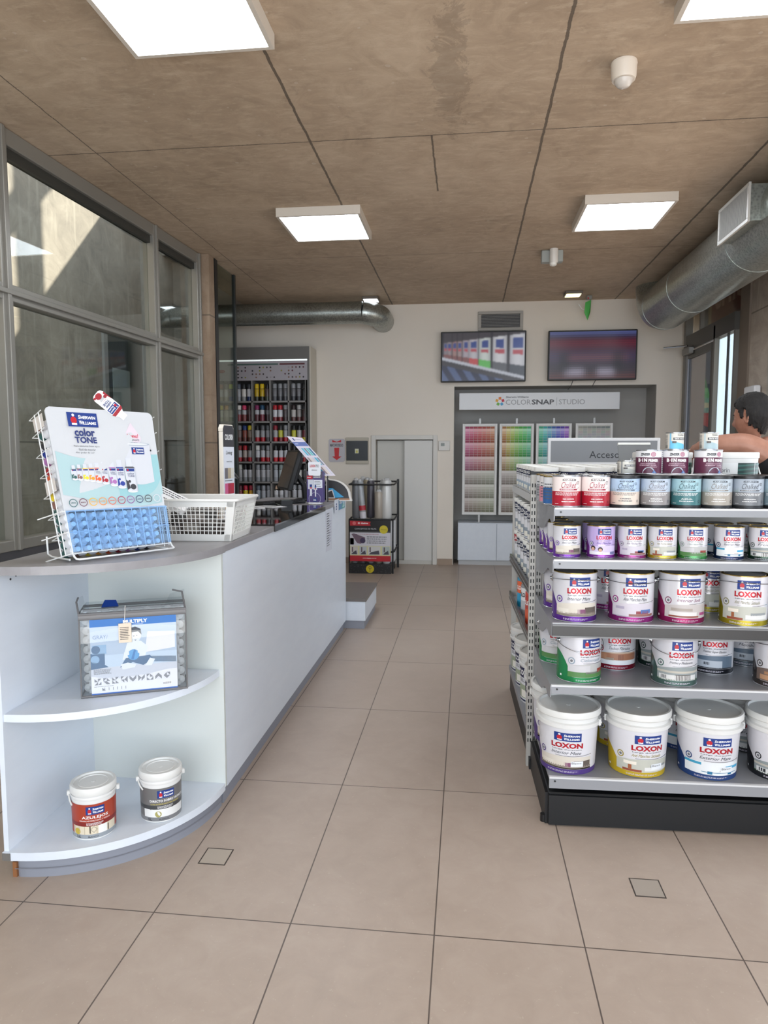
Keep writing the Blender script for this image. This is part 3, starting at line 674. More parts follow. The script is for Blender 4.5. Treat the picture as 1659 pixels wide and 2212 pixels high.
MB().prism([(-.03, .018), (-.03, -.598), (0, -.598)]+arc(.598)[1:]+[(.598, .016)], 1.0855, 1.115, MGREYTOP).build('worktop', cs)
b = MB()
for y in (-.50, -.47): b.lathe([(.004, 0), (.004, .002)], MDARK, 10, Matrix.Translation((.0, y, 1.055+.008*(y > -.49))) @ Matrix.Rotation(PI/2, 4, 'Y'))
b.build('screw_cap', cs)
b = MB(); b.box(-.017, .012, -.589, -.585, .072, .098, M('#6d6a66', .5)); b.build('chipped_edge', cs)
st = thing('step_box', 'low white box with a grey top and plinth at the counter far end', 'box', (-1.3, 5.82, 0))
MB().box(0, .46, -.09, .64, .07, .235, MWHITE).build('body', st)
MB().box(.0, .45, -.08, .63, 0, .07, MPLINTH).build('plinth', st)
MB().box(0, .468, -.097, .645, .2355, .262, M('#6d6763', .3)).build('worktop', st)
# square inspection marks cut into the floor tiles
for (x, y, lab) in ((-.91, 2.372, 'small square cut outlined in dark grout in the floor tile beside the corner shelf unit'), (.634, 2.366, 'small square cut outlined in dark grout in the floor tile below the black shelving base')):
    t = thing('floor_access_cover', lab, 'floor cover', (x, y, 0)); q = .047
    MB().box(-q, q, -q, q, .0002, .0012, M('#a99d8f' if x < 0 else '#9f958a', .4)).build('tile_insert', t)
    b = MB()
    for a in ((-q-.004, q+.004, -q-.004, -q), (-q-.004, q+.004, q, q+.004), (-q-.004, -q, -q, q), (q, q+.004, -q, q)): b.box(a[0], a[1], a[2], a[3], .0002, .0016, M('#3e3732', .8))
    b.build('joint', t)

# ------------------------------------------------------------------ counter display of colorant bottles
FL = Vector((-1.362, 2.255, 1.142)); FR = Vector((-1.152, 2.585, 1.140)); TL = Vector((-1.497, 2.336, 1.662)); TR = Vector((-1.236, 2.634, 1.652))
NB = (FR-FL).cross(TL-FL).normalized()
if NB.x < 0: NB = -NB
NH = Vector((NB.x, NB.y, 0)).normalized()
def bmap(u, v, L):      # u, v are fractions of the board, v from the bottom
    return FL.lerp(FR, u).lerp(TL.lerp(TR, u), v)+NB*(.0012+L*.0005)
ds = thing('bottle_display', 'tilted white wire display with a printed board advertising liquid colorant, on the corner shelf unit', 'display stand')
# board
b = MB(); cr = [(.0, .29), (1, .29), (1, .97), (.985, .99), (.96, 1.0), (.04, 1.0), (.015, .99), (0, .97)]
fr_ = [bmap(u, v, 0) for u, v in cr]; bk = [p-NB*.005 for p in fr_]; n = len(cr)
b.add(fr_+bk, [list(range(n)), list(range(2*n-1, n-1, -1))]+[[k, n+k, n+(k+1) % n, (k+1) % n] for k in range(n)], M('#c3c6ca', .35), None, True)
b.build('header_board', ds); HB_ = kids(ds)[0]
A = Art(.05); AQ = M('#8fbcc2', .45); AQ2 = M('#a4c0c4', .45); NV = M('#27366f', .45)
A.wave(0.02, .98, lambda u: .36+.06*math.sin(u*3.2+2.4), lambda u: .70-.05*u-.04*math.sin(u*6), AQ2, 1, 24)
A.wave(.35, 1.0, lambda u: .36+.30*(u-.35)**2*0+.02, lambda u: .52+.12*((u-.35)/.65)**2, AQ2, 1, 12)
A.wave(.55, .995, lambda u: .375+.13*max(0, (u-.75)/.25)**3, lambda u: .66+.05*(u-.55), AQ, 2, 20)
brand_block(A, .18, .868, .452, .968, 3)
A.text('color', .222, .80, .408, .858, NV, 3, 0, .035); A.text('TONE', .215, .752, .415, .797, NV, 3, 0, .035); A.poly([(.300, .80), (.290, .79), (.31, .79)], NV, 4)
for i, (s_, a_, b_) in enumerate((('Para pinturas base agua', .195, .43), ('Fácil de mezclar', .235, .39), ('Alto poder de coloración', .2, .435))): A.text(s_, a_, .722-i*.023, b_, .738-i*.023, GREYINK, 3)
# drop and pot
dr_ = [(.765, .915)]+[(.765+.083*math.cos(a), .80+.052*math.sin(a)) for a in [PI*.2-1.4*PI*k/24 for k in range(25)]]
A.poly(dr_, M('#d3c6d0', .45), 3)
A.text('Nuevo!', .71, .80, .82, .832, M('#c2334c', .45), 4, .15, .03); A.text('COLORANTE', .705, .779, .83, .793, GREYINK, 4, 0, .02); A.text('LÍQUIDO', .725, .757, .81, .772, GREYINK, 4, 0, .02)
A.wave(.655, .925, lambda u: .475-.02*math.sin((u-.655)/.27*PI), .755, M('#c6c9d0', .4), 4, 14)
A.disc(.79, .755, .135, M('#9ba6b4', .3), 5, 24, .012); A.disc(.79, .756, .118, M('#cfd2d6', .4), 6, 24, .008)
brand_block(A, .735, .68, .86, .73, 6)
A.disc(.652, .71, .008, INK, 5, 8); A.disc(.93, .71, .008, INK, 5, 8)
bots = ((.15, .50, .595, .052, '#2c5a58'), (.20, .497, .60, .052, '#8a6259'), (.255, .492, .604, .056, '#ead02d'), (.31, .487, .608, .06, '#e39a2f'), (.368, .48, .613, .063, '#dd5a2c'), (.432, .468, .62, .068, '#a2202f'), (.51, .453, .628, .076, '#a66cab'), (.585, .436, .636, .085, '#22398f'), (.685, .405, .65, .105, '#33333a'))
for (u, v0, v1, w, c) in bots:
    h = v1-v0; cm = M(c, .4)
    A.rect(u-w/2, v0, u+w/2, v0+h*.7, M('#c9ccd3', .4), 7); A.rect(u+w*.40, v0, u+w/2, v0+h*.7, M('#b4bac4', .4), 8); A.disc(u, v0+.003, w/2, M('#d9dce2', .4), 7, 14, .012)
    A.poly([(u-w/2, v0+h*.7), (u+w/2, v0+h*.7), (u+w*.36, v0+h*.74), (u-w*.36, v0+h*.74)], cm, 8)
    A.rect(u-w*.28, v0+h*.74, u+w*.28, v0+h, M('#c9cdd6', .4), 8)
    A.rect(u-w*.36, v0+h*.60, u+w*.42, v0+h*.685, NAVY, 8); A.disc(u-w*.22, v0+h*.642, w*.08, RED, 9, 8)
    A.disc(u+w*.08, v0+h*.14, w*.28, cm, 8, 14, w*.2); A.disc(u-w*.2, v0+h*.3, w*.13, cm, 8, 10, w*.1); A.poly([(u-w*.5, v0+h*.05), (u-w*.2, v0+h*.1), (u-w*.3, v0+h*.3), (u-w*.5, v0+h*.35)], cm, 8)
    if w > .06: A.text('color', u-w*.3, v0+h*.5, u+w*.35, v0+h*.57, NV, 9); A.text('TONE', u-w*.3, v0+h*.43, u+w*.35, v0+h*.485, NV, 9)
for k, (c, s_) in enumerate((('#2f6468', 'VERDE'), ('#6c4050', 'MARRON'), ('#e6b12c', 'AMARILLO'), ('#e59038', 'OCRE'), ('#e0623c', 'NARANJA'), ('#ab2145', 'ROJO'), ('#8b4a92', 'VIOLETA'), ('#232c5e', 'AZUL'), ('#2d2e36', 'NEGRO'), ('#d2d2d8', ''))):
    cu = .09+k*.0922; cv = .338+.012*k/9; N_ = 24; ro, ri = .0385, .032; vs = []
    for q in range(N_):
        a = 2*PI*q/N_; vs += [(cu+ro*math.cos(a), cv+ro*.73*math.sin(a)), (cu+ri*math.cos(a), cv+ri*.73*math.sin(a))]
    A._a(vs, [[2*q, 2*((q+1) % N_), 2*((q+1) % N_)+1, 2*q+1] for q in range(N_)], M(c, .4), 10)
    if s_: A.text(s_, cu-.022, cv-.004, cu+.022, cv+.005, M(c, .4), 10, 0, .03)
A.mb(bmap).build('board_print', HB_)
# cut-out bottle on top of the board (drawn upright in a local frame, then laid mouth-down)
A = Art(); rx, ry_, ux, uy, ox, oy = -.625, .78, .78, .625, 700, 125
ku = lambda x, y: (x-y*.127)/1330; kv = lambda x, y: -(y-x*.041)/1725
A.T = (ku(rx, ry_), ku(ux, uy), kv(rx, ry_), kv(ux, uy), ku(ox-60, oy-275), 1+kv(ox-60, oy-275))
A.poly([(-86, 20), (-70, -20), (-40, -34), (40, -34), (70, -20), (86, 20), (86, 300), (60, 345), (-60, 345), (-86, 300)], M('#ecedf0', .4), 0)
A.rect(-52, 345, 52, 362, M('#dcdde2', .4), 0); A.rect(-44, 362, 44, 440, M('#dfe0e5', .4), 0)
RB = M('#9c2733', .4); A.rect(-86, 290, 86, 300, RB, 1); A.poly([(-86, 300), (86, 300), (68, 334), (-68, 334)], RB, 1)
brand_block(A, -72, 205, 78, 284, 1); A.text('color', -40, 160, 62, 196, NV, 2, 0, .03); A.text('TONE', -40, 118, 62, 152, NV, 2, 0, .03); A.text('ROJO', -28, 92, 20, 106, RB, 2)
A.bars(-40, 50, 50, 86, 3, GREYINK, 2, 4)
A.disc(6, 14, 46, RB, 1, 20, 40); A.disc(-50, 74, 24, RB, 1, 14, 22); A.disc(62, -2, 16, RB, 1, 12); A.poly([(-86, 20), (-60, 30), (-70, 90), (-86, 160)], RB, 1)
ab = A.mb(lambda u, v, L: bmap(u, v, L+3))
ab.build('cutout_bottle', ds)
# wire frame
MW = M('#dfe0e0', .35, .1); b = MB()
def bp(u, v, d=0.0): return bmap(u, v, 0)+NB*d
b.tube([bp(.0, .02, -.0), bp(.0, -.02, .012), bp(.0, -.036, .022), bp(.02, -.042, .026), bp(.98, -.042, .026), bp(1, -.036, .022), bp(1, -.02, .012), bp(1, .02, 0)], .0035, MW)
for v in (.005, .145, .285): b.tube([bp(-.13, v-.006, -.095), bp(-.02, v, .004), bp(1.0, v, .004)], .0022, MW)
for k in range(12): u = .0+k*.0905; b.tube([bp(u, .005, .006), bp(u, .29, .006)], .0016, MW)
for d in (-.02, -.052):
    b.tube([bp(-.035, 0, d), bp(-.035, .97, d)], .0022, MW); b.tube([bp(1.02, 0, d), bp(1.02, .97, d)], .0022, MW)
for v in (.145, .285, .43, .57, .71, .85, .97): b.tube([bp(-.035, v, .0), bp(-.035, v-.012, -.10), bp(1.02, v-.012, -.10), bp(1.02, v, 0)], .0018, MW)
b.tube([FL+Vector((-.01, -.0, -.018)), FL-NH*.15+Vector((0, 0, -.021)), FL-NH*.18+Vector((0, 0, -.014)), FL-NH*.185+Vector((0, 0, .05))], .0035, MW)
b.tube([FR+Vector((-.01, -.0, -.018)), FR-NH*.15+Vector((0, 0, -.019)), FR-NH*.185+Vector((0, 0, .05))], .0035, MW)
b.build('wire_frame', ds)
for v, l in ((.905, .11), (.47, .105)):
    b = MB()
    p = [bp(-.03, v+.045, 0), bp(-.03, v-.045, 0), bp(-.03, v-.045, -.075), bp(-.03, v+.045, -.075)]; e = (FR-FL).normalized()*-.001
    b.add(p+[q+e for q in p], [(0, 1, 2, 3), (7, 6, 5, 4), (0, 4, 5, 1), (1, 5, 6, 2), (2, 6, 7, 3), (3, 7, 4, 0)], M('#cfc8c2', .4), None, True)
    b.build('side_bracket', ds)
b = MB(); p = [bp(.0, .012, .0105), bp(1.0, .012, .0105), bp(1.0, .287, .0105), bp(.0, .287, .0105)]
b.add(p+[q+NB*.002 for q in p], [(3, 2, 1, 0), (4, 5, 6, 7), (0, 1, 5, 4), (1, 2, 6, 5), (2, 3, 7, 6), (3, 0, 4, 7)], mat_glass('blue_acrylic', (0.74, 0.87, 1.0), 0.02, '#9cc0f0', .07), None, True); b.build('clear_front_sheet', ds)
# bottles lying in the rack, caps to the front
def bottle_proto(col):
    t = thing('colorant_bottle', 'bottle', 'bottle')
    MB().lathe([(.012, 0), (.0165, .003), (.0175, .01), (.0175, .062), (.015, .07), (.009, .074)], M('#d9dade', .35), 18, None).build('body', t)
    MB().lathe([(.0178, .014), (.0178, .040)], M(col, .4), 18, None, False, False).build('label_band', t)
    MB().lathe([(.0105, .0745), (.0105, .092), (.0085, .098), (.0085, .103)], M('#eceef0', .35), 16).build('cap', t)
    return Proto(t, 'bottle')
ccols = ['#2c5a58', '#8a6259', '#ead02d', '#e39a2f', '#dd5a2c', '#a2202f', '#a66cab', '#22398f', '#33333a']
cn = ['green', 'brown', 'yellow', 'ochre', 'orange', 'red', 'violet', 'blue', 'black']
order = ['leftmost', 'second', 'third', 'fourth', 'fifth', 'sixth', 'seventh', 'eighth', 'ninth', 'tenth', 'eleventh', 'twelfth']
PB = [bottle_proto(c) for c in ccols]
qr = NB.to_track_quat('Z', 'Y').to_euler()
rown = ['bottom', 'second-lowest', 'middle', 'second-highest', 'topmost visible']
for r in range(5):
    for c in range(9):
        p = bp(.06+c*.101, .034+r*.0555, -.100)
        PB[c].put(p, 0, 'white-capped colorant bottle behind the blue sheet, %s column, %s row' % (order[c], rown[r]), 'colorant bottles in the counter display', qr)
for r in range(11):
    p = bp(.06, .034+(r+5)*.0555+(r//3)*.012, -.108)
    PB[r % 9].put(p, 0, 'colorant bottle at the display left end, %s up above the blue sheet' % order[r].replace('leftmost', 'first'), 'colorant bottles in the counter display', qr)

# ------------------------------------------------------------------ basket and its contents
bk = thing('plastic_basket', 'white perforated plastic basket on the counter behind the bottle display', 'basket', (-1.195, 3.01, 1.116), math.radians(2))
HX, HY, BH = .185, .145, .178; fl = .045
def bpt(u, w, h):     # u,w in -1..1 at height h
    k = 1+fl*h/BH/.155*1.0; return Vector((u*(HX+fl*.7*h/BH), w*(HY+fl*.7*h/BH), h))
b = MB(); mp = M('#dadad7', .35)
def bbar(p, q, t=.0022, w=.0022):
    b.tube([p, q], w, mp, 4)
for (ux, uy, fx) in ((1, 0, -1), (1, 0, 1), (0, 1, -1), (0, 1, 1)):
    L_ = (lambda s, h, ux=ux, fx=fx: bpt(s, fx, h) if ux else bpt(fx, s, h))
    nn = 18 if ux else 15
    for k in range(nn+1): s_ = -.84+1.68*k/nn; bbar(L_(s_, .028), L_(s_, .150), w=.0021)
    for k in range(8): h = .028+.122*k/7; bbar(L_(-.86, h), L_(.86, h), w=.0021)
    for (s0, s1, h0, h1) in ((-.97, .97, 0, .029), (-.97, .97, .150, BH), (-1.0, -.84, 0, BH), (.84, 1.0, 0, BH)):
        vs = [L_(s0, h0), L_(s1, h0), L_(s1, h1), L_(s0, h1)]; c0 = Vector((0, 0, .09)); ins = [v+(Vector((0, 0, v.z))-v).normalized()*.004 for v in vs]
        b.add(vs+ins, [(0, 1, 2, 3), (7, 6, 5, 4), (0, 4, 5, 1), (1, 5, 6, 2), (2, 6, 7, 3), (3, 7, 4, 0)], mp, None, True)
b.box(-HX, HX, -HY, HY, 0.0, .004, mp); b.build('body', bk)
b = MB(); R_ = [bpt(s, w, BH) for s, w in ((-1, -1), (0, -1.0), (1, -1), (1, 0), (1, 1), (0, 1), (-1, 1), (-1, 0))]
rim = []
for i in range(4):
    cxx, cyy = ((-1, -1), (1, -1), (1, 1), (-1, 1))[i]; ex, ey = HX+fl*.7+.006, HY+fl*.7+.006
    for k in range(6): a = PI+i*PI/2+k*PI/10; rim.append((cxx*(ex-.03)+.03*math.cos(a), cyy*(ey-.03)+.03*math.sin(a), BH))
b.tube(rim, .0065, mp, 8, True); b.build('rim', bk)
for i, (x, y, a, z, c, lab) in enumerate(((-.10, .02, .3, .035, '#2a2422', 'black paint brush pack lying deepest in the white basket'), (.02, -.05, -.4, .05, '#3b3330', 'dark brown pack lying at the front of the white basket'), (.10, .03, 1.1, .045, '#1c1c1f', 'black pack lying at the right end inside the white basket'), (-.05, .06, .9, .085, '#4a4846', 'dark grey pack on top of the others in the white basket'))):
    t = thing('brush_pack', lab, 'pack', Vector((-1.195, 3.01, 1.116))+Vector((x, y, z)), a, 'packs in the white basket')
    MB().box(-.10, .10, -.04, .04, -.03, .03, M(c, .4), bev=.006).build('wrapper', t); MB().box(-.06, .03, -.0405, .0405, -.018, .018, M('#8b857e', .4)).build('paper_band', t)
t = thing('leaflet_box', 'white box with rows of bold black print leaning out of the white basket', 'box', (-1.33, 3.0, 1.285), 0, rot=(math.radians(20), math.radians(27), math.radians(10)))
MB().box(-.09, .09, -.06, .06, -.012, .012, M('#e2e2e3', .4), bev=.002).build('carton', t)
A = Art(); A.bars(-.08, -.005, .085, .05, 3, INK, 1, 3); A.bars(-.07, -.045, .07, -.02, 1, INK, 1, 5); A.mb(flat_map((0, 0, .0122), (1, 0, 0), (0, 1, 0))).build('print', t)
t = thing('label_sleeve', 'small clear label holder clipped to the rim of the white basket', 'label holder', (-1.285, 2.795, 1.262))
MB().box(-.05, .04, -.008, -.004, .0, .03, M('#d3d2cf', .3)).build('sleeve', t); Art().bars(-.03, .01, .03, .022, 2, GREYINK, 1, 8).mb(front_map(0, -.0083, 0)).build('print', t)

# ------------------------------------------------------------------ chart tower behind the basket
t = thing('colour_chart_tower', 'tall narrow white stand of paint colour swatches with a dark top, behind the white basket', 'display stand', (-1.235, 3.52, 1.116), math.radians(84))
MB().box(-.065, .065, 0, .024, .0, .49, M('#e3dcd0', .4), bev=.003).prism([(-.065, .49), (-.065, .505), (-.05, .525), (.05, .525), (.065, .505), (.065, .49)], 0, .024, M('#e3dcd0', .4), None, 'xz').build('column', t)
MB().lathe([(.09, 0), (.09, .014), (.085, .018)], M('#e8e8e6', .4), 32, Matrix.Translation((0, .012, 0))).build('round_base', t)
A = Art(); A.poly([(-.063, .41), (.063, .41), (.063, .50), (.05, .52), (-.05, .52), (-.063, .50)], M('#3a383d', .4)); A.rect(-.063, .012, .063, .41, M('#dfe3ec', .4))
A.text('COLORIN', -.045, .445, .05, .475, WHT, 3, 0, .03); A.text('Living', -.035, .365, .035, .39, INK, 3, .2); A.text('interiores', -.03, .33, .032, .338, GREYINK, 3)
for r, cc in enumerate((('#6f6a70', '#b7a88e', '#d9d6cc'), ('#cf5c8b', '#a92342', '#b5203c'), ('#e0a83a', '#e88f4a', '#5a3d78'), ('#8f7c4a', '#2aa07c', '#2f8f74'))):
    v1 = .30-r*.08
    for k in range(3): A.rect(-.052+k*.036, v1-.055, -.016+k*.036, v1, M(cc[k], .4), 2)
    A.bars(-.05, v1-.072, .055, v1-.06, 1, GREYINK, 2, r)
A.mb(front_map(0, -.0005, 0)).build('swatch_front', t)

# ------------------------------------------------------------------ till equipment
t = thing('monitor', 'black till monitor on the counter seen from its side and back', 'monitor', (-1.24, 5.35, 1.116), math.radians(0))
X1 = Matrix.Translation((-.14, 0, .24)) @ Matrix.Rotation(math.radians(-62), 4, 'Z') @ Matrix.Rotation(math.radians(-17), 4, 'X')
MB().box(-.19, .19, -.02, .015, -.16, .16, MBLACK, X1, .006).box(-.13, .13, .015, .05, -.1, .12, M('#0e0e10', .5), X1, .01).build('display_housing', t)
MB().box(-.175, .175, -.0215, -.0205, -.145, .145, M('#1c1e24', .1), X1).build('screen', kids(t)[0])
MB().box(-.09, .09, -.08, .08, 0, .018, MBLACK, None, .004).tube([(-.02, 0, .015), (-.03, 0, .12), (-.10, 0, .22)], .022, MBLACK).build('stand', t)
t = thing('printer', 'black receipt printer between the till monitor and the purple leaflet box', 'printer', (-1.15, 5.55, 1.116))
MB().box(-.1, .09, -.1, .1, 0, .13, MBLACK, None, .015).box(-.08, .07, -.08, .08, .13, .15, MDARK, None, .008).build('housing', t)
MB().tube([(-.06+.12*k/8, -.02, .15+.035*math.sin(PI*k/8)) for k in range(9)], .003, M('#8a7a3c', .4)).build('cable', t)
t = thing('keyboard', 'flat black keyboard lying in front of the till monitor on the counter', 'keyboard', (-1.37, 5.0, 1.126), math.radians(50))
MB().box(-.19, .19, -.07, .07, 0.0, .018, MBLACK, None, .004).build('case', t)
b = MB()
for r in range(5):
    for k in range(15): b.box(-.18+k*.0245, -.16+k*.0245, -.06+r*.024, -.04+r*.024, .018, .023, MDARK)
b.build('keys', t); t.location.z = 1.1165
t = thing('card_terminal', 'black card reader with a pale edge, on the counter nearest the black glass panel', 'card reader', (-1.30, 4.85, 1.124), math.radians(-62))
MB().prism([(-.1, 0), (.1, 0), (.1, .035), (-.02, .022), (-.1, .02)], -.04, .04, MBLACK, None, 'xz').build('case', t)
MB().box(-.1, .1, -.0415, -.040, .0, .004, M('#9aa0a0', .4)).box(.02, .09, -.03, .03, .030, .037, M('#5a625f', .3)).build('screen_and_trim', t)
for k, (x, y, a, lab) in enumerate(((-1.44, 4.50, .3, 'loose white sheet lying on the counter just beyond the basket'), (-1.34, 4.62, -.5, 'loose white sheet lying askew on the counter by the card reader'))):
    t = thing('paper_sheet', lab, 'paper', (x, y, 1.1245+.001*k), a)
    MB().box(-.10, .10, -.07, .07, 0, .0008, M('#d9dade', .5)).build('sheet', t); Art().bars(-.08, -.05, .08, .05, 8, GREYINK, 1, k).mb(flat_map((0, 0, .0008), (1, 0, 0), (0, 1, 0))).build('print', t)
t = thing('fold_out_chart', 'long slanting colour leaflet rising above the till monitor', 'leaflet', (-1.09, 5.14, 1.32))
e = Vector((-.27, 0, .30)).normalized()
o_ = Vector((.01, .0, .0))
MB().add([o_, o_+Vector((.10, .02, 0)), o_+Vector((.10, .02, 0))+e*.385, o_+e*.40, o_+Vector((0, .004, 0)), o_+Vector((.10, .024, 0)), o_+Vector((.10, .024, 0))+e*.385, o_+Vector((0, .004, 0))+e*.40], [(0, 1, 2, 3), (7, 6, 5, 4), (0, 4, 5, 1), (1, 5, 6, 2), (2, 6, 7, 3), (3, 7, 4, 0)], M('#d8d2e0', .35), None, True).build('sheet', t)
wv = Vector((.10, .02, 0)).normalized(); nv = -wv.cross(e).normalized()
nv = nv if nv.y < 0 else -nv
A = Art(); A.rect(0, .30, .1, .34, M('#5a6fae', .4)); A.rect(.025, .355, .035, .38, NAVY, 1); A.bars(.04, .36, .09, .37, 1, GREYINK, 1, 2); A.bars(.01, .315, .04, .328, 1, WHT, 2, 2)
for r in range(3):
    for k, c in enumerate(('#c9c9d6', '#2a7496', '#3aa0c4', '#c08aa8', '#7a8a98')): A.rect(.008+k*.018, .205-r*.095, .022+k*.018, .28-r*.095, M(('#c9c9d6', '#2a7496', '#4ab0cc', '#9c8a88', '#7a8a98', '#dcd0c8', '#5ec0c0')[(k*2+r*3) % 7], .4), 1)
A.mb(lambda u, v, L: o_+wv*u+e*v+nv*(.0006+.0005*L)).build('print', t)
MB().tube([(.05, .02, -.2+.0), (.05, .02, .03)], .005, MDARK).build('stand_rod', t)
t = thing('leaflet_box', 'upright purple and white cardboard display box at the counter edge', 'display box', (-1.165, 5.0, 1.117), math.radians(-2))
PU = M('#4b3f78', .4); MB().box(0, .12, 0, .07, .012, .24, PU, None, .002).box(.012, .105, .004, .066, 0, .012, WHT).build('carton', t)
MB().prism([(.014, .22), (.02, .21), (.10, .21), (.106, .22), (.108, .30), (.10, .31), (.02, .31), (.012, .30)], -.004, -.001, M('#e9ebf2', .4), None, 'xz').build('header_card', t)
A = Art(); A.text('LOXON', .026, .27, .066, .29, M('#c43a44', .4), 1, 0, .04); A.text('PRO', .070, .27, .094, .29, INK, 1); A.text('látex', .04, .245, .08, .257, GREYINK, 1, .3)
A.mb(front_map(0, -.0045, 0)).build('header_print', t)
A = Art(); A.rect(0.001, .19, .119, .238, M('#4c4658', .4), 0); A.rect(0.002, .185, .045, .208, RED); A.bars(.006, .19, .04, .203, 1, WHT, 2); A.bars(.052, .19, .112, .212, 2, WHT, 1, 5)
A.rect(.055, .12, .118, .178, M('#dfe3ee', .4)); A.bars(.06, .125, .11, .173, 4, GREYINK, 2, 6)
for (cx_, w_, v0, v1) in ((.032, .022, .09, .18), (.066, .013, .085, .13)):
    A.rect(cx_-w_, v0+.02, cx_+w_, v1, M('#c9ccd8', .4), 2); A.rect(cx_-w_*.35, v0-.03, cx_+w_*.35, v0+.02, M('#d8d9e4', .4), 2); A.rect(cx_-w_*.4, v0+.035, cx_+w_*.4, v0+.055, NAVY, 3); A.rect(cx_-w_*.4, v0+.025, cx_+w_*.4, v0+.033, RED, 3)
A.ring(.06, .04, .045, .002, M('#cfcfe0', .4), 1, 24); A.rect(.048, .018, .076, .045, NAVY, 2); A.bars(.05, .022, .074, .04, 2, WHT, 3, 2)
A.mb(front_map(0, -.0003, 0)).build('print', t)
t = thing('brochure_holder', 'curved cardboard brochure display with blue and black pictures, beside the purple box', 'brochure holder', (-1.09, 5.35, 1.117))
pf = [(0, 0), (.20, 0), (.19, .03)]+[(.19-.17*(1-math.cos(k*PI/14)), .03+.14*math.sin(k*PI/14)) for k in range(1, 8)]+[(0, .18)]
MB().prism(pf, 0, .05, M('#d9d6d2', .5), None, 'xz').build('carton', t)
A = Art(); A.poly([(u*.88+.01, v*.88+.012) for u, v in pf], M('#2a2a2e', .4)); A.poly([(.02, .02), (.14, .03), (.05, .10), (.02, .10)], M('#3a9cd0', .4), 2); A.rect(.01, .006, .185, .02, M('#a0785c', .4), 2); A.poly([(.01, .02), (.07, .02), (.05, .09), (.01, .08)], M('#d9d8dc', .4), 3); A.poly([(.016, .027), (.062, .027), (.045, .08), (.016, .07)], M('#3b3436', .4), 4)
A.mb(front_map(0, -.0005, 0)).build('pictures', t)
t = thing('taped_paper', 'narrow white printed slip taped to the front of the counter near its far end', 'paper')
MB().add([(-.9985, 4.88, .78), (-.9985, 5.10, .77), (-.9985, 5.12, 1.08), (-.9985, 4.86, 1.08), (-.9995, 4.88, .78), (-.9995, 5.10, .77), (-.9995, 5.12, 1.08), (-.9995, 4.86, 1.08)], [(0, 1, 2, 3), (7, 6, 5, 4), (0, 4, 5, 1), (1, 5, 6, 2), (2, 6, 7, 3), (3, 7, 4, 0)], M('#cdd1dc', .4), None, True).build('sheet', t)
A = Art(); A.bars(.03, .03, .13, .28, 14, GREYINK, 1, 9); A.bars(.10, .05, .20, .22, 8, M('#b0b3c4', .5), 1, 3); A.mb(flat_map((-.9983, 4.88, .78), (0, 1, 0), (0, 0, 1))).build('print', t)
t = thing('counter_edge_sticker', 'blue and white promotional sticker folded over the far corner of the counter', 'sticker')
b = MB(); b.box(-.9915, -.9895, 5.17, 5.66, 1.035, 1.135, M('#ced3dd', .4)).build('card', t)
A = Art(); A.rect(.16, .01, .44, .09, M('#5f92b8', .4)); A.rect(.30, .01, .44, .05, M('#4f9d9c', .4), 2); A.text('DESC', .19, .055, .30, .08, WHT, 3, 0, .03); A.text('20', .33, .02, .42, .07, M('#cfe4ec', .4), 3, 0, .03); A.rect(.05, .02, .09, .07, NAVY, 1); A.bars(.055, .025, .085, .065, 2, WHT, 2, 3)
A.mb(flat_map((-.9893, 5.17, 1.035), (0, 1, 0), (0, 0, 1))).build('print', t)

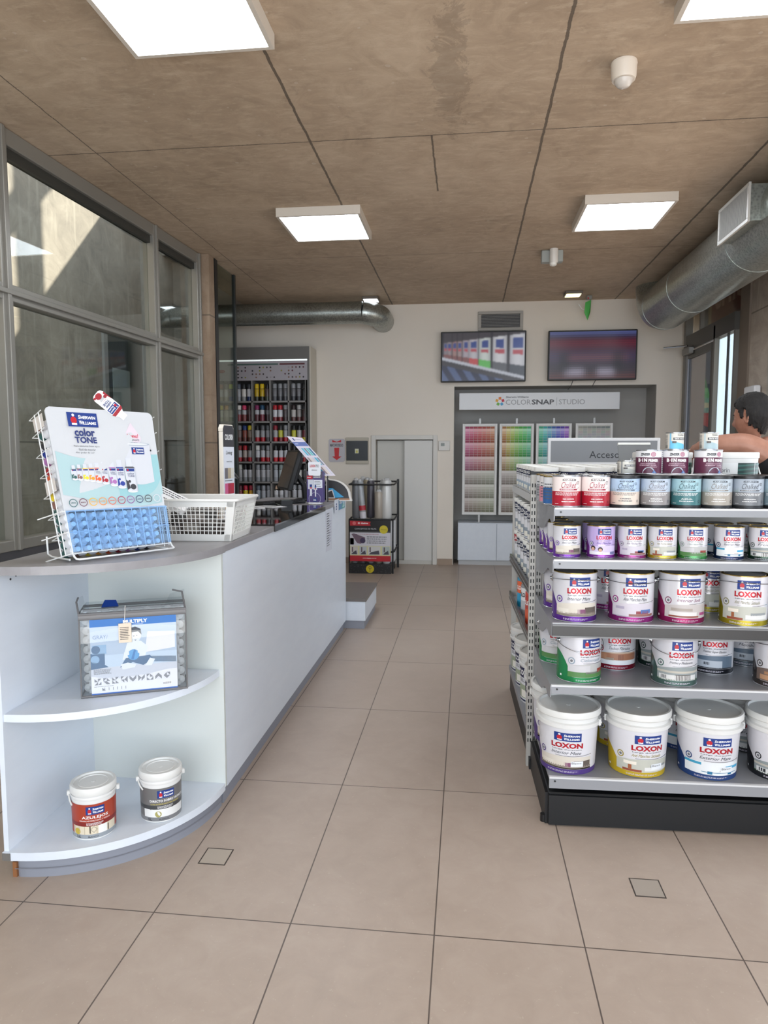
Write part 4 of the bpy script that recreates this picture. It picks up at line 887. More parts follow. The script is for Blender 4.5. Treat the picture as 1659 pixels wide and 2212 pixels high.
# ------------------------------------------------------------------ things on the corner shelves
def pail_proto(col, col2, title, sub, size, pic):
    t = thing('paint_pail', 'pail', 'paint pail')
    MB().lathe([(.070, .0), (.073, .003), (.0765, .150), (.0765, .165)], MPLASTIC, 48).lathe([(.0780, .150), (.0800, .156), (.0780, .162)], MPLASTIC, 48, None, False, False).build('body', t)
    MB().lathe([(.079, .166), (.0805, .170), (.0805, .188), (.0775, .194), (.069, .194), (.067, .188), (.0, .188)], MLID, 48, None, True, False).lathe([(.05, .1882), (.051, .191), (.053, .1882)], MLID, 40, None, False, False).lathe([(.0, .189), (.007, .1892), (.008, .188)], MLID, 20, None, False, False).build('lid', t)
    b = MB(); A_ = [(-.083, 0, .158), (-.098, -.01, .14), (-.100, -.02, .125), (-.09, -.05, .12)]
    b.tube([(-.083*math.cos(a), -.085*math.sin(a), .158-.05*math.sin(a)) for a in [k*PI/16 for k in range(0, 4)]], .003, MPLASTIC)
    b.build('handle', t)
    MB().box(-.09, -.078, -.008, .008, .148, .166, MPLASTIC, None, .002).build('handle_lug', t); MB().box(.078, .09, -.008, .008, .148, .166, MPLASTIC, None, .002).build('handle_lug', t)
    R_ = .0745; A = Art(.004); q = R_*PI*.97
    A.rect(-q, .008, q, .136, M(col, .35), 0); A.rect(-q, .008, q, .024, M('#8f969c', .35) if pic == 0 else M('#77797c', .35), 1)
    A.rect(-q, .055, q, .070, M(col2, .35), 1)
    A.rect(-.075, .024, .09, .055, M('#d6cbb4', .4) if pic == 0 else M('#dfe0df', .4), 2)
    if pic == 0:
        for k in range(7): A.rect(-.07+k*.021, .024, -.068+k*.021, .055, M('#b8aa90', .4), 3)
        A.rect(.02, .024, .05, .055, M('#e6e6e2', .4), 4); A.rect(-.01, .028, -.006, .055, M('#4f4a44', .4), 4); A.rect(.053, .026, .057, .05, M('#4f4a44', .4), 4); A.disc(-.055, .035, .012, M('#bda53e', .4), 4); A.ring(.005, .042, .012, .0015, M('#6a665c', .4), 5, 4)
    else:
        A.poly([(-.05, .055), (-.02, .024), (-.015, .024), (-.044, .055)], M('#5b5c58', .4), 3); A.poly([(.03, .055), (.06, .024), (.066, .024), (.036, .055)], M('#8b8d90', .4), 3); A.disc(-.018, .036, .012, M('#a09a5c', .4), 3)
    brand_block(A, -.02, .098, .042, .128, 3)
    A.text(title, *( (-.035, .08, .055, .093) if pic == 0 else (-.048, .083, .090, .092)), WHT, 3, 0, .02)
    A.text(sub, -.045, .0725, .062, .0775, WHT if pic == 0 else M('#d6c544', .4), 3)
    A.bars(-.02, .057, .04, .068, 3, WHT, 3, 4); A.text(size, -.06, .011, -.042, .021, INK, 3); A.text('BLANCO', -.015, .012, .02, .018, INK, 3)
    A.mb(cyl_map(R_+.0002, .0003, .0775, .136, .008)).build('label', t)
    return Proto(t, 'pail')
pail_proto('#a23d28', '#7d2420', 'AZULEJOS', 'CERAMICAS ESMALTADAS Y VIDRIOS', '3.6L', 0).put((-1.357, 2.325, .1005), math.radians(24), 'small white-lidded paint pail with a rust-red label on the bottom corner shelf')
pail_proto('#6a6969', '#3f4143', 'DIRECTO SOBRE HONGOS', 'LATEX INTERIOR MATE PARA PAREDES', '4L', 1).put((-1.163, 2.468, .1005), math.radians(30), 'small white-lidded paint pail with a dark grey label on the bottom corner shelf')
# padded play mat in its zipped clear bag
t = thing('bagged_play_mat', 'zipped clear bag with grey piping holding a folded padded mat, on the middle corner shelf', 'bagged mat', (-1.398, 2.35, .5925), math.radians(24))
W_, D_, H_ = .365, .15, .335
b = MB(); mf = M('#a9acae', .6); rnd = random.Random(3)
b.box(.02, W_-.02, .02, D_-.01, .01, H_-.045, M('#b4b7ba', .7))
for side in (0, 1):
    for r in range(8):
        x = .018 if side == 0 else W_-.018; z = .03+r*.036
        b.lathe([(.002, -.06), (.016, -.05), (.019, 0), (.016, .05), (.002, .06)], mf, 12, Matrix.Translation((x, D_/2, z)) @ Matrix.Rotation(PI/2, 4, 'X'))
for r in range(9):
    b.lathe([(.002, -.03), (.018, -.02), (.022, 0), (.018, .02), (.002, .03)], mf, 12, Matrix.Translation((.04+r*.038, .06+.02*(r % 2), H_-.045)) @ Matrix.Rotation(PI/2, 4, 'X'))
b.build('padded_mat', t)
sh = [(-.004, .0), (W_+.004, 0), (W_, D_), (0, D_)]; MBAG = mat_glass('clear_vinyl', (.90, .92, .93), .05, '#c3c8cc', .03)
b = MB()
lv = [(0, 0.0), (.12, .004), (.24, .003), (H_-.035, 0), (H_-.005, -.006)]; P = []
for z, o in lv:
    P += [(-o-.004, -o, z), (W_/2, -o*1.4, z), (W_+o+.004, -o, z), (W_+o, D_+o, z), (-o, D_+o, z)]
fs = [[r*5+k, r*5+(k+1) % 5, (r+1)*5+(k+1) % 5, (r+1)*5+k] for r in range(4) for k in range(5)]+[[20, 21, 22, 23, 24]]
b.add(P, fs, MBAG, None, False)
b.add([(-.006, .0, H_-.02), (.01, .07, H_-.0), (.0, .10, H_+.03), (-.01, .06, H_+.03)], [(0, 1, 2, 3)], MBAG); b.add([(W_-.07, .03, H_-.01), (W_, .03, H_-.01), (W_+.005, .1, H_+.035), (W_-.05, .09, H_+.02)], [(0, 1, 2, 3)], MBAG)
b.build('clear_vinyl_cover', t)
b = MB(); mg = M('#6c6b6c', .6)
for z, r_ in ((.004, .0045), (H_-.038, .0055), (H_-.022, .0055)): b.tube([(-.006, -.003, z), (W_+.006, -.003, z), (W_+.004, D_, z), (-.004, D_, z)], r_, mg, 8, True)
b.box(-.006, W_+.006, -.0065, -.002, H_-.038, H_-.022, M('#7a797a', .6))
for x in (-.005, W_+.005): b.tube([(x, -.002, .0), (x, -.002, H_-.03)], .003, mg)
b.tube([(-.005, -.002, H_-.02), (-.015, .03, H_+.02), (-.012, .06, H_+.03)], .0035, mg); b.tube([(W_+.004, .0, H_-.02), (W_-.005, .07, H_+.03), (W_-.04, .09, H_+.035)], .0035, mg)
b.build('grey_piping_and_zip', t)
A = Art(); BL = M('#2068b0', .4); PALE = M('#b4c3d6', .45); MID = M('#8fb0cf', .45); DKB = M('#4d6f92', .45); SKN = M('#e3e6ea', .45)
x0, x1, z0, z1 = .03, W_-.03, .008, H_-.043; w, h = x1-x0, z1-z0
def R(a, c, b_, d, m, L=2): A.rect(x0+a*w, z0+c*h, x0+b_*w, z0+d*h, m, L)
def Pg(p, m, L=3): A.poly([(x0+a*w, z0+c*h) for a, c in p], m, L)
def Dk(a, c, r, m, L=3, k=1.0): A.disc(x0+a*w, z0+c*h, r*w, m, L, 18, r*w*k)
R(0, 0, 1, 1, M('#cdd0da', .4), 1); R(0, .9, 1, 1, BL); R(0, 0, 1, .018, M('#3a63a8', .4)); R(0, .36, 1, .9, PALE)
R(0, .36, 1, .52, M('#c3d2e2', .45), 3); Pg([(.62, .52), (.98, .56), (.98, .78), (.66, .8)], M('#e9e6ea', .45)); Pg([(.58, .40), (.99, .36), (.99, .44), (.6, .47)], MID)
R(0.0, .40, .16, .55, DKB, 4); R(.02, .54, .18, .66, MID, 4); Dk(.06, .60, .05, DKB, 5); Dk(.05, .47, .05, MID, 5); Pg([(0, .34), (.2, .36), (.13, .42), (0, .44)], DKB, 5)
# a seated child with a toy in the picture, kept schematic
Pg([(.36, .44), (.42, .66), (.50, .69), (.58, .68), (.66, .60), (.62, .45)], SKN, 5); Pg([(.33, .34), (.40, .46), (.68, .48), (.72, .42), (.60, .35), (.48, .40)], DKB, 6)
Pg([(.34, .38), (.36, .31), (.50, .33), (.52, .37), (.42, .40)], SKN, 7); Pg([(.62, .34), (.68, .44), (.74, .42), (.70, .34)], SKN, 7)
Dk(.515, .75, .068, SKN, 6, 1.15); Pg([(.44, .80), (.46, .86), (.52, .875), (.58, .84), (.59, .76), (.55, .81), (.48, .80)], M('#3c4552', .5), 7); Dk(.50, .75, .006, INK, 8); Dk(.535, .755, .006, INK, 8); Pg([(.50, .70), (.53, .70), (.52, .685)], M('#7b8694', .5), 8)
Dk(.49, .50, .068, M('#5aa0d4', .4), 8); Pg([(.46, .44), (.50, .57), (.52, .56), (.49, .44)], M('#3c7cb8', .4), 9); R(.38, .5, .44, .54, SKN, 9); R(.54, .52, .60, .56, SKN, 9)
A.text('MULTIPLY', x0+.38*w, z0+.925*h, x0+.66*w, z0+.972*h, WHT, 4, 0, .03); A.text('happy moments', x0+.42*w, z0+.905*h, x0+.61*w, z0+.918*h, WHT, 4)
A.text('GRAY/', x0+.03*w, z0+.74*h, x0+.20*w, z0+.79*h, M('#3f74a8', .4), 4); A.bars(x0+.03*w, z0+.27*h, x0+.24*w, z0+.34*h, 5, GREYINK, 4, 3); R(0, .02, 1, .27, M('#cdd0da', .4), 3)
gg = M('#7d8188', .5)
for k in range(9):
    a = .035+k*.1; s_ = .078; c0 = .13+.012*k/8
    R(a, c0, a+s_, c0+.085, M('#c9ccd4', .5), 4); rn = random.Random(k)
    for q in range(4):
        ax, az = a+(q % 2)*s_/2, c0+(q//2)*.0425; o = rn.choice((((0, 0), (1, 0), (0, 1)), ((1, 1), (1, 0), (0, 1)), ((0, 0), (1, 1), (0, 1)), ((0, 0), (1, 0), (1, 1))))
        Pg([(ax+i*s_/2, az+j*.0425) for i, j in o], gg, 5)
for k in range(8): R(.05+k*.048, .05, .056+k*.048, .05+.04*(k > 1), gg, 5)
Pg([(.12, .05), (.16, .05), (.12, .09)], gg, 5); A.bars(x0+.03*w, z0+.1*h, x0+.3*w, z0+.115*h, 1, gg, 4, 2); R(.83, .06, .93, .10, M('#e6e6ea', .4), 5)
for k in range(14): R(.83+k*.007, .065, .833+k*.007, .095, INK, 6)
A.mb(front_map(0, -.0022, 0, .00025)).build('printed_insert', t)
MB().box(.10, .145, -.006, -.004, H_-.135, H_-.062, M('#d8c8b4', .6), Matrix.Translation((.03, -.004, 0))).tube([(.152, -.009, H_-.065), (.153, -.010, H_-.04), (.156, -.008, H_+.005)], .0011, M('#e6e2da', .6)).build('paper_tag', t)
Art().bars(.135, H_-.125, .17, H_-.075, 8, INK, 1, 5).mb(front_map(0, -.0102, 0)).build('tag_print', t)
MB().add([(.07, .03, H_-.004), (.13, .035, H_-.004), (.12, .06, H_+.014), (.08, .06, H_+.016), (.07, .035, H_-.008), (.13, .04, H_-.008)], [(0, 1, 2, 3), (4, 5, 1, 0)], NAVY, None, True).build('blue_flap_label', t)
# ------------------------------------------------------------------ shelving (gondola) on the right
GO = Vector((0.342, 2.735, 0)); GA = math.radians(1.5)
def G(x, y, z=0): return GO+Vector((x*math.cos(GA)-y*math.sin(GA), x*math.sin(GA)+y*math.cos(GA), z))
gd = thing('shelving_end_unit', 'grey metal end-of-aisle shelving with a black base, full of paint tins', 'shelving', GO, GA)
EW = 1.25; SZ = (.203, .580, .829, 1.081, 1.283)
MB().box(0.0, EW, 0.012, .52, 0.0, .135, M('#0c0e11', .5), None, .004).box(-.012, 0, .02, .52, 0, .13, MBLACK).box(0.0, EW, -.0, .012, .006, .128, M('#0e1115', .42)).build('base_plinth', gd)
MB().box(-.02, .0, .50, .56, .0, .05, MBLACK).lathe([(.014, 0), (.014, .03)], MBLACK, 12, Matrix.Translation((-.014, .04, .0))).build('levelling_foot', gd)
for i, z in enumerate(SZ):
    b = MB(); d0 = 0.0
    b.box(0.0, EW, d0, .53, z-.012, z, MSHELF); b.box(0, EW, d0, d0+.012, z-(.045, .034, .047, .034, .030)[i], z-.012, MSHELF); b.box(0.0, EW, d0-.001, d0+.013, z-.005, z+.002, M('#cfd0d2', .35))  # pale strip paints a highlight along the lip edge
    for x in (.022,): b.lathe([(.004, 0), (.004, .002)], MDARK, 10, Matrix.Translation((x, d0, z-.015)) @ Matrix.Rotation(PI/2, 4, 'X'))
    sf = b.build('shelf', gd)
    if i:       # pressed bracket on the open end
        b = MB(); pr = [(.0, z-.014), (.005, z-.05), (.06, z-.062), (.11, z-.05), (.16, z-.058), (.26, z-.10), (.36, z-.115), (.50, z-.12), (.52, z-.12), (.52, z+.012), (.45, z+.012), (.36, z+.0), (.0, z+.0)]
        b.prism(pr, -.004, .0, MSHELF, None, 'yz'); b.build('shelf_bracket', sf)
    if i == 2:
        MB().box(-.002, EW, -.014, -.0012, z-.047, z-.002, M('#3b3b3c', .25)).box(-.002, EW, -.017, -.014, z-.050, z-.044, M('#77787a', .3)).box(-.002, EW, -.017, -.014, z-.006, z-.001, M('#77787a', .3)).build('price_rail', sf)
b = MB()
for (x, y) in ((-.030, .535), (.002, .56)):
    b.box(x, x+.026, y, y+.03, 0, 1.395, MPOST)
    zz = .12
    while zz < 1.36:
        b.box(x+.004, x+.009, y-.0006, y, zz, zz+.018, MBLACK); b.box(x+.016, x+.021, y-.0006, y, zz, zz+.018, MBLACK); zz += .032
b.box(-.031, .03, .53, .59, 1.395, 1.408, MBLACK)
b.build('slotted_post', gd)
b = MB().box(.03, EW, .545, .56, .05, 1.28, MPOST)
for r in range(7):
    for z0 in (.86, 1.10):
        if r < 5: b.lathe([(.0035, 0), (.0035, .0005)], MBLACK, 8, Matrix.Translation((.045, .5449, z0+.02+r*.03)) @ Matrix.Rotation(PI/2, 4, 'X'))
b.build('back_panel', gd)
gm = thing('shelving_unit', 'grey metal aisle shelving behind the end unit, with price rails facing the walkway', 'shelving', GO, GA)
MW_ = .93
MB().box(-.012, MW_, .60, 1.62, 0, .135, MBLACK).build('base_plinth', gm)
for z, rail in ((.16, 0), (.60, 1), (.835, 1), (1.288, 2)):
    b = MB().box(-.012 if z > .2 else -.02, MW_, .60, 1.62, z-.03, z, MSHELF); sf = b.build('shelf', gm)
    if rail == 1: MB().box(-.024, -.013, .60, 1.64, z-.012, z+.03, M('#3b3b3c', .25)).box(-.026, -.012, .60, 1.64, z-.016, z-.011, M('#8a8b8c', .3)).box(-.027, -.022, .60, 1.64, z+.007, z+.011, M('#8a8b8c', .3)).build('price_rail', sf)
    if rail == 2: MB().box(-.016, -.012, .60, 1.62, z-.03, z+.006, M('#c6c7c8', .35)).build('front_lip', gm)
MB().box(.44, .47, .60, 1.62, .1, 1.28, MPOST).box(-.01, .02, 1.625, 1.645, 0, 1.30, MPOST).build('spine_panel', gm)
# header sign on the next unit
t = thing('aisle_sign', 'wide grey aisle sign in a white frame with thin black lettering, behind the shelving', 'sign', G(.33, 2.45, 0), GA)
MB().box(-.02, .77, -.012, .012, 1.405, 1.60, M('#d9dadb', .4), None, .003).build('frame', t)
MB().box(0, .75, -.0135, -.0122, 1.425, 1.58, M('#7f8286', .45)).build('panel', t)
A = Art(); A.text('Accesorios', .275, 1.455, .60, 1.505, INK, 1); A.mb(front_map(0, -.0138, 0)).build('lettering', t)
MB().box(.1, .13, -.01, .01, 0, 1.405, MPOST).box(.62, .65, -.01, .01, 0, 1.405, MPOST).box(.02, .73, -.15, .15, 0, .03, MPOST).build('uprights', t)
t = thing('sloping_sign', 'small tilted grey sign with a pale top edge leaning in front of the aisle sign', 'sign', G(.50, 1.10, 1.435), GA)
X = Matrix.Rotation(math.radians(-24), 4, 'X')
MB().box(0, .17, 0, .006, 0.01, .115, M('#6d7072', .2), X).box(-.0, .17, -.004, .010, .112, .124, M('#d6d7d2', .35), X).build('panel', t)
MB().box(0, .17, 0, .08, 0, .006, M('#9b9d9e', .4)).build('foot', t)

# ------------------------------------------------------------------ tins
def camf(x, y): p = G(x, y); return -math.atan2(p.x, p.y)
CREAM = '#d2d1d6'
SC = {'kids': ('#c9bcdc', [(.0, .0, .5, .38, '#e4e2ea'), (.45, .0, .8, .32, '#dcd6e2'), (.75, .05, .98, .4, '#6a6f9a')]), 'sofa': ('#cfc8bd', [(.0, .0, 1, .32, '#8d8378'), (.05, .2, .32, .62, '#d9d3c8'), (.3, .25, .55, .6, '#cfc7ba'), (.5, .22, .68, .6, '#7d4a6a'), (.66, .2, .98, .75, '#5d544e'), (0, .0, 1, .12, '#b9ad9f')]),
      'table': ('#c8c2cc', [(.4, .05, .98, .25, '#8b5f58'), (.55, .25, .85, .5, '#8a3f46'), (.1, .6, .3, .85, '#a8a0b4'), (.65, .3, .9, .62, '#4a6ea8'), (.0, .0, 1, .06, '#a39aae')]),
      'bath': ('#bdb6b4', [(.1, .05, .75, .18, '#8a4a3c'), (.12, .18, .7, .5, '#d9d6d4'), (.15, .55, .6, .8, '#a49a92'), (.78, .2, .98, .45, '#a04a7a')]),
      'lamp': ('#b9bab0', [(.12, .0, .45, .2, '#8f4a32'), (.22, .2, .28, .6, '#9a5a3a'), (.14, .6, .36, .9, '#e4ddd0'), (.5, .1, 1, .45, '#d8d8d6'), (.6, .4, .95, .62, '#8f9496')]),
      'garden': ('#b3b3b2', [(.0, .0, 1, .45, '#4f7d46'), (.4, .3, .8, .5, '#a8a6a4'), (.7, .35, .95, .7, '#8c3a2e'), (.0, .45, .5, 1.0, '#c2c1c4')]),
      'house': ('#8d9596', [(.05, .0, .9, .45, '#d3d3d2'), (.1, .1, .22, .4, '#2c2f33'), (.4, .05, .75, .5, '#57504e'), (.0, .6, 1, .8, '#b9b4a9'), (.0, .0, 1, .08, '#4e6a4a')]),
      'bike': ('#dfe3e6', [(.0, .75, .3, 1, '#3d97b8'), (.3, .18, .95, .24, '#2a6f96'), (.4, .05, .48, .3, '#2a6f96'), (.75, .05, .83, .3, '#2a6f96'), (.7, .55, 1.0, .8, '#4da4cc'), (.6, .35, .75, .4, '#9a5a34')]),
      'roof': ('#b9a08c', [(.0, .4, 1, 1.0, '#9a6a52'), (.1, .45, .25, .95, '#b98a6c'), (.5, .4, .62, .9, '#7a4a38'), (.0, .0, 1, .4, '#d4d6dc'), (.2, .35, .4, .6, '#cfc4b4')]),
      'front': ('#5b6b7c', [(.1, .05, .7, .7, '#aab2bc'), (.3, .3, .42, .55, '#3b4048'), (.0, .0, 1, .1, '#2c3138')]),
      'brick': ('#6f5f58', [(.1, .1, .6, .5, '#b58c6c'), (.5, .3, .95, .7, '#8a6a54'), (.2, .55, .8, .8, '#a57c5c')])}
def loxon_art(A, R, H, base, sub, scene, subcol='#4b4e57', metal=True, script=.1, shift=0.0):
    """white tin, coloured band sweeping up at the left, room picture, maker's plate and product name"""
    rad = lambda d: R*math.radians(d+shift); cm = M(base, .26 if metal else .4, .55 if metal else 0.0)
    q = R*PI*.995
    A.rect(-q, .012*H, q, .985*H, M(CREAM, .24 if metal else .38, .12 if metal else 0), 0)
    def edge(u):
        d = math.degrees(u/R)-shift
        if d < -100: return H*.64
        if d < -40: s_ = (d+100)/60; return H*(.64-.52*(s_**2.3))
        if d > 110: return H*(.12+.5*min(1, (d-110)/50))
        return .12*H
    A.wave(-q, q, .012*H, edge, cm, 1, 90)
    bgc, rects = SC[scene]; u0, u1, v0, v1 = rad(-52), rad(66), .125*H, .40*H
    A.wave(u0, u1, v0, lambda u: v1-.03*H*((u-rad(20))/(u1-u0))**2*4, M(bgc, .4), 2, 14)
    for a, c, b_, d, col in rects: A.rect(u0+(u1-u0)*a, v0+(v1-v0)*c*.92, u0+(u1-u0)*b_, v0+(v1-v0)*d*.88, M(col, .4), 3)
    if scene == 'kids':
        for cu, cv, r_ in ((rad(-34), .30*H, .075*H), (rad(-4), .27*H, .07*H)):
            A.disc(cu, cv+.02*H, r_, M('#2a201e', .5), 4, 16); A.disc(cu, cv-.005*H, r_*.72, M('#c9a08c', .5), 5, 14)
    A.wave(rad(-12), rad(66), lambda u: H*(.405+.03*((u-rad(10))/(rad(60)))**2), lambda u: H*(.415+.03*((u-rad(10))/(rad(60)))**2), M('#aeb0b6', .2, .8), 4, 12)
    brand_block(A, rad(-14), .735*H, rad(40), .915*H, 4)
    A.text('LOXON', rad(-20), .585*H, rad(44), .70*H, M('#b3202f', .25, .3), 4, 0, .045)
    A.text('Larga duración', rad(-18), .535*H, rad(42), .565*H, M('#55585f', .5), 4, 0, .01)
    A.text(sub, rad(-20), .45*H, rad(40), .515*H, M(subcol, .5), 4, .35)
    r_ = .072*H; A.disc(rad(-42), .46*H, r_, M('#d3d3d6', .4), 4, 20); A.ring(rad(-42), .46*H, r_, r_*.3, M(subcol if subcol != '#4b4e57' else base, .4), 5, 20); A.disc(rad(-42), .46*H, r_*.4, M('#6d6f75', .5), 5, 12)
    A.bars(rad(-30), .045*H, rad(40), .085*H, 2, M('#cfc9d6', .4), 4, 7)
    A.rect(rad(-78), .10*H, rad(-72), .14*H, WHT, 4)
    return A
def tin_body(t, R, H, rim=MGOLD, lidm=None, n=44):
    MB().lathe([(R-.002, 0), (R+.0012, .0008), (R+.0012, .003), (R-.0008, .0045), (R-.0008, H-.004)], M('#c9cace', .25, .7), n).build('body', t)
    MB().lathe([(R-.0008, H-.004), (R+.0012, H-.0025), (R+.0012, H), (R-.002, H), (R-.004, H-.004), (R-.010, H-.004), (R-.012, H)], rim, n, None, False, False).lathe([(R-.012, H), (R-.016, H-.003), (R-.018, H-.006), (0.0, H-.006)], lidm or M('#a3a4a6', .3, .7), n, None, False, False).build('lid', t)
def tin_proto(R, H, base, sub, scene, subcol='#4b4e57', handle=False, name='paint_tin'):
    t = thing(name, 'tin', 'paint tin'); tin_body(t, R, H)
    A = loxon_art(Art(.006), R, H, base, sub, scene, subcol); A.mb(cyl_map(R-.0005)).build('label', t)
    if handle:
        b = MB()
        for sx in (-1, 1):
            X = Matrix.Translation((sx*R, 0, H-.035)) @ Matrix.Rotation(sx*PI/2, 4, 'Y')
            b.lathe([(.013, 0), (.012, .004), (.007, .005), (.007, .009), (.004, .011), (0, .011)], MCHROME, 16, X, False, False)
        er_ = b.build('handle_ear', t)
        pts = [(-(R+.008)*math.cos(a), -(R+.006)*math.sin(a), H-.035-.075*math.sin(a)**.8) for a in [k*PI/20 for k in range(5)]]
        MB().tube([(-(R+.008)*math.cos(k*PI/24), -(R+.005)*math.sin(k*PI/24), H-.035-(handle if handle != True else .07)*math.sin(k*PI/24)) for k in range(25)], .0014, MCHROME, 6).build('wire_handle', er_)
    return Proto(t, 'tin')
R4, H4, R1, H1 = .087, .196, .0545, .130
grp3 = 'large metal paint tins on the shelf with the black price rail'
def big(col, sub, scene, subcol, x, y, z, turn, label, group, handle=.055):
    return tin_proto(R4, H4, col, sub, scene, subcol, handle).put(G(x, y, z), camf(x, y)+math.radians(turn+8), label, group)
Z3, Z4 = SZ[2]+.0005, SZ[1]+.0005
big('#5b2a8a', 'Interior Mate', 'sofa', '#4b4e57', .100, .105, Z3, -6, 'large purple-banded paint tin with a sofa picture, front left on the black-railed shelf', grp3, -.01)
big('#8f2a78', 'Anti Manchas Mate', 'table', '#4b4e57', .325, .115, Z3, -7, 'large magenta-banded paint tin with a table picture and a wire handle across its front', grp3, .003)
big('#98235e', 'Interior Soft', 'bath', '#8a5a70', .52, .115, Z3, 3, 'large raspberry-banded paint tin with a bathtub picture on the black-railed shelf', grp3, -.01)
big('#a89a26', 'Anti Manchas Satinado', 'lamp', '#8e8a6a', .752, .095, Z3, -9, 'large olive-yellow banded paint tin with a bedside lamp picture on the black-railed shelf', grp3, -.01)
big('#1d2b4e', 'Exterior Mate', 'bike', '#4b4e57', .955, .095, Z3, -12, 'large navy-banded paint tin cut off by the right edge, on the black-railed shelf', grp3, -.01)
big('#5b2a8a', 'Interior Mate', 'sofa', '#4b4e57', .095, .33, Z3, -14, 'purple-banded large tin half hidden behind the front left tin, black-railed shelf', grp3, -.01)
big('#8f2a78', 'Anti Manchas Mate', 'table', '#4b4e57', .285, .34, Z3, -6, 'dark magenta large tin in shade behind the gap left of the table-picture tin', grp3, -.01)
big('#a89a26', 'Anti Manchas Satinado', 'lamp', '#8e8a6a', .70, .33, Z3, -10, 'large tin with an olive-yellow foot in shade behind the raspberry-banded tin', grp3, -.01)
grp4 = 'large metal paint tins on the shelf below the black price rail'
big('#2c8f55', 'Cielorrasos', 'garden', '#8b9aa8', .125, .115, Z4, 16, 'large green-banded paint tin, front left on the shelf above the plastic buckets', grp4, .035)
big('#55706a', 'Frentes y Medianeras', 'house', '#4b4e57', .50, .11, Z4, 1, 'large dull green banded tin with a white house picture, above the plastic buckets', grp4, .035)
big('#4a4442', 'Techos', 'brick', '#4b4e57', .90, .11, Z4, -10, 'large dark grey tin with a brown picture at the right edge, above the buckets', grp4, -.01)
big('#2c8f55', 'Cielorrasos', 'garden', '#8b9aa8', .085, .36, Z4, -14, 'large green-footed tin half hidden behind the front green-banded tin', grp4, -.01)
big('#8a1f35', 'Techos Fibrados', 'roof', '#4b4e57', .31, .30, Z4, -4, 'large crimson-footed tin with a roof tile picture, set back behind the green-banded tin', grp4, -.01)
big('#2f4440', 'Frentes y Medianeras', 'house', '#4b4e57', .51, .34, Z4, -12, 'large dark green banded tin mostly hidden behind the white house tin', grp4, -.01)
big('#23262d', 'Frentes Super Elastico', 'front', '#2d3036', .705, .28, Z4, -8, 'large black-footed tin with a grey building picture, set back on the shelf above the buckets', grp4, -.01)
big('#5f6a70', 'Membrana', 'front', '#4b4e57', .90, .40, Z4, -8, 'large blue-grey tin furthest back to the right on the shelf above the buckets', grp4, -.01)
# quart tins, second shelf from the top
spec = [('#6a2c9a', 'Interior Mate', 'sofa', '#4b4e57', .062, 'purple-banded', 'sofa picture'), ('#8a3aa0', 'Anti Manchas', 'kids', '#5a4a8a', .195, 'lilac', 'picture of two children'), ('#95307c', 'Anti Manchas Mate', 'table', '#8a7a90', .315, 'magenta-footed', 'table picture'),
        ('#bba728', 'Anti Manchas Satinado', 'lamp', '#9a9470', .432, 'gold-footed', 'lamp picture'), ('#3c8a4a', 'Cielorrasos Mate', 'garden', '#8a9a90', .548, 'green-banded', 'garden picture'), ('#1b2c52', 'Exterior Mate', 'bike', '#4b4e57', .685, 'navy-banded', 'bicycle picture'), ('#1e3a2c', 'Frentes', 'house', '#4b4e57', .815, 'dark green banded', 'house picture'), ('#55352c', 'Techos', 'roof', '#4b4e57', .945, 'brown-banded', 'roof picture')]
Z2 = SZ[3]+.0005; g2 = 'quart paint tins on the second shelf from the top'
rw = ['front', 'second', 'third', 'back']
for i, (c, sub, sc, scol, x, w_, pic) in enumerate(spec):
    P_ = tin_proto(R1, H1, c, sub, sc, scol)
    if i == 1:      # lilac body on this one
        lb = [k for k in kids(P_.root) if k.name.startswith('label')][0]; me = lb.data
        for s_ in range(len(me.materials)):
            if me.materials[s_] == M(CREAM, .24, .12): me.materials[s_] = M('#b9a5d6', .24, .12)
    for r in range(4 if i == 0 else 2):
        P_.put(G(x+(.0 if r == 0 else -.006 if i == 0 else .004*r), .09+r*.121, Z2), camf(x, .1)+math.radians(3+random.uniform(-3, 3)), ('%s quart tin with a %s, %s row, second shelf down' % (w_, pic, rw[r])).replace('a picture of', 'a picture of'), g2)
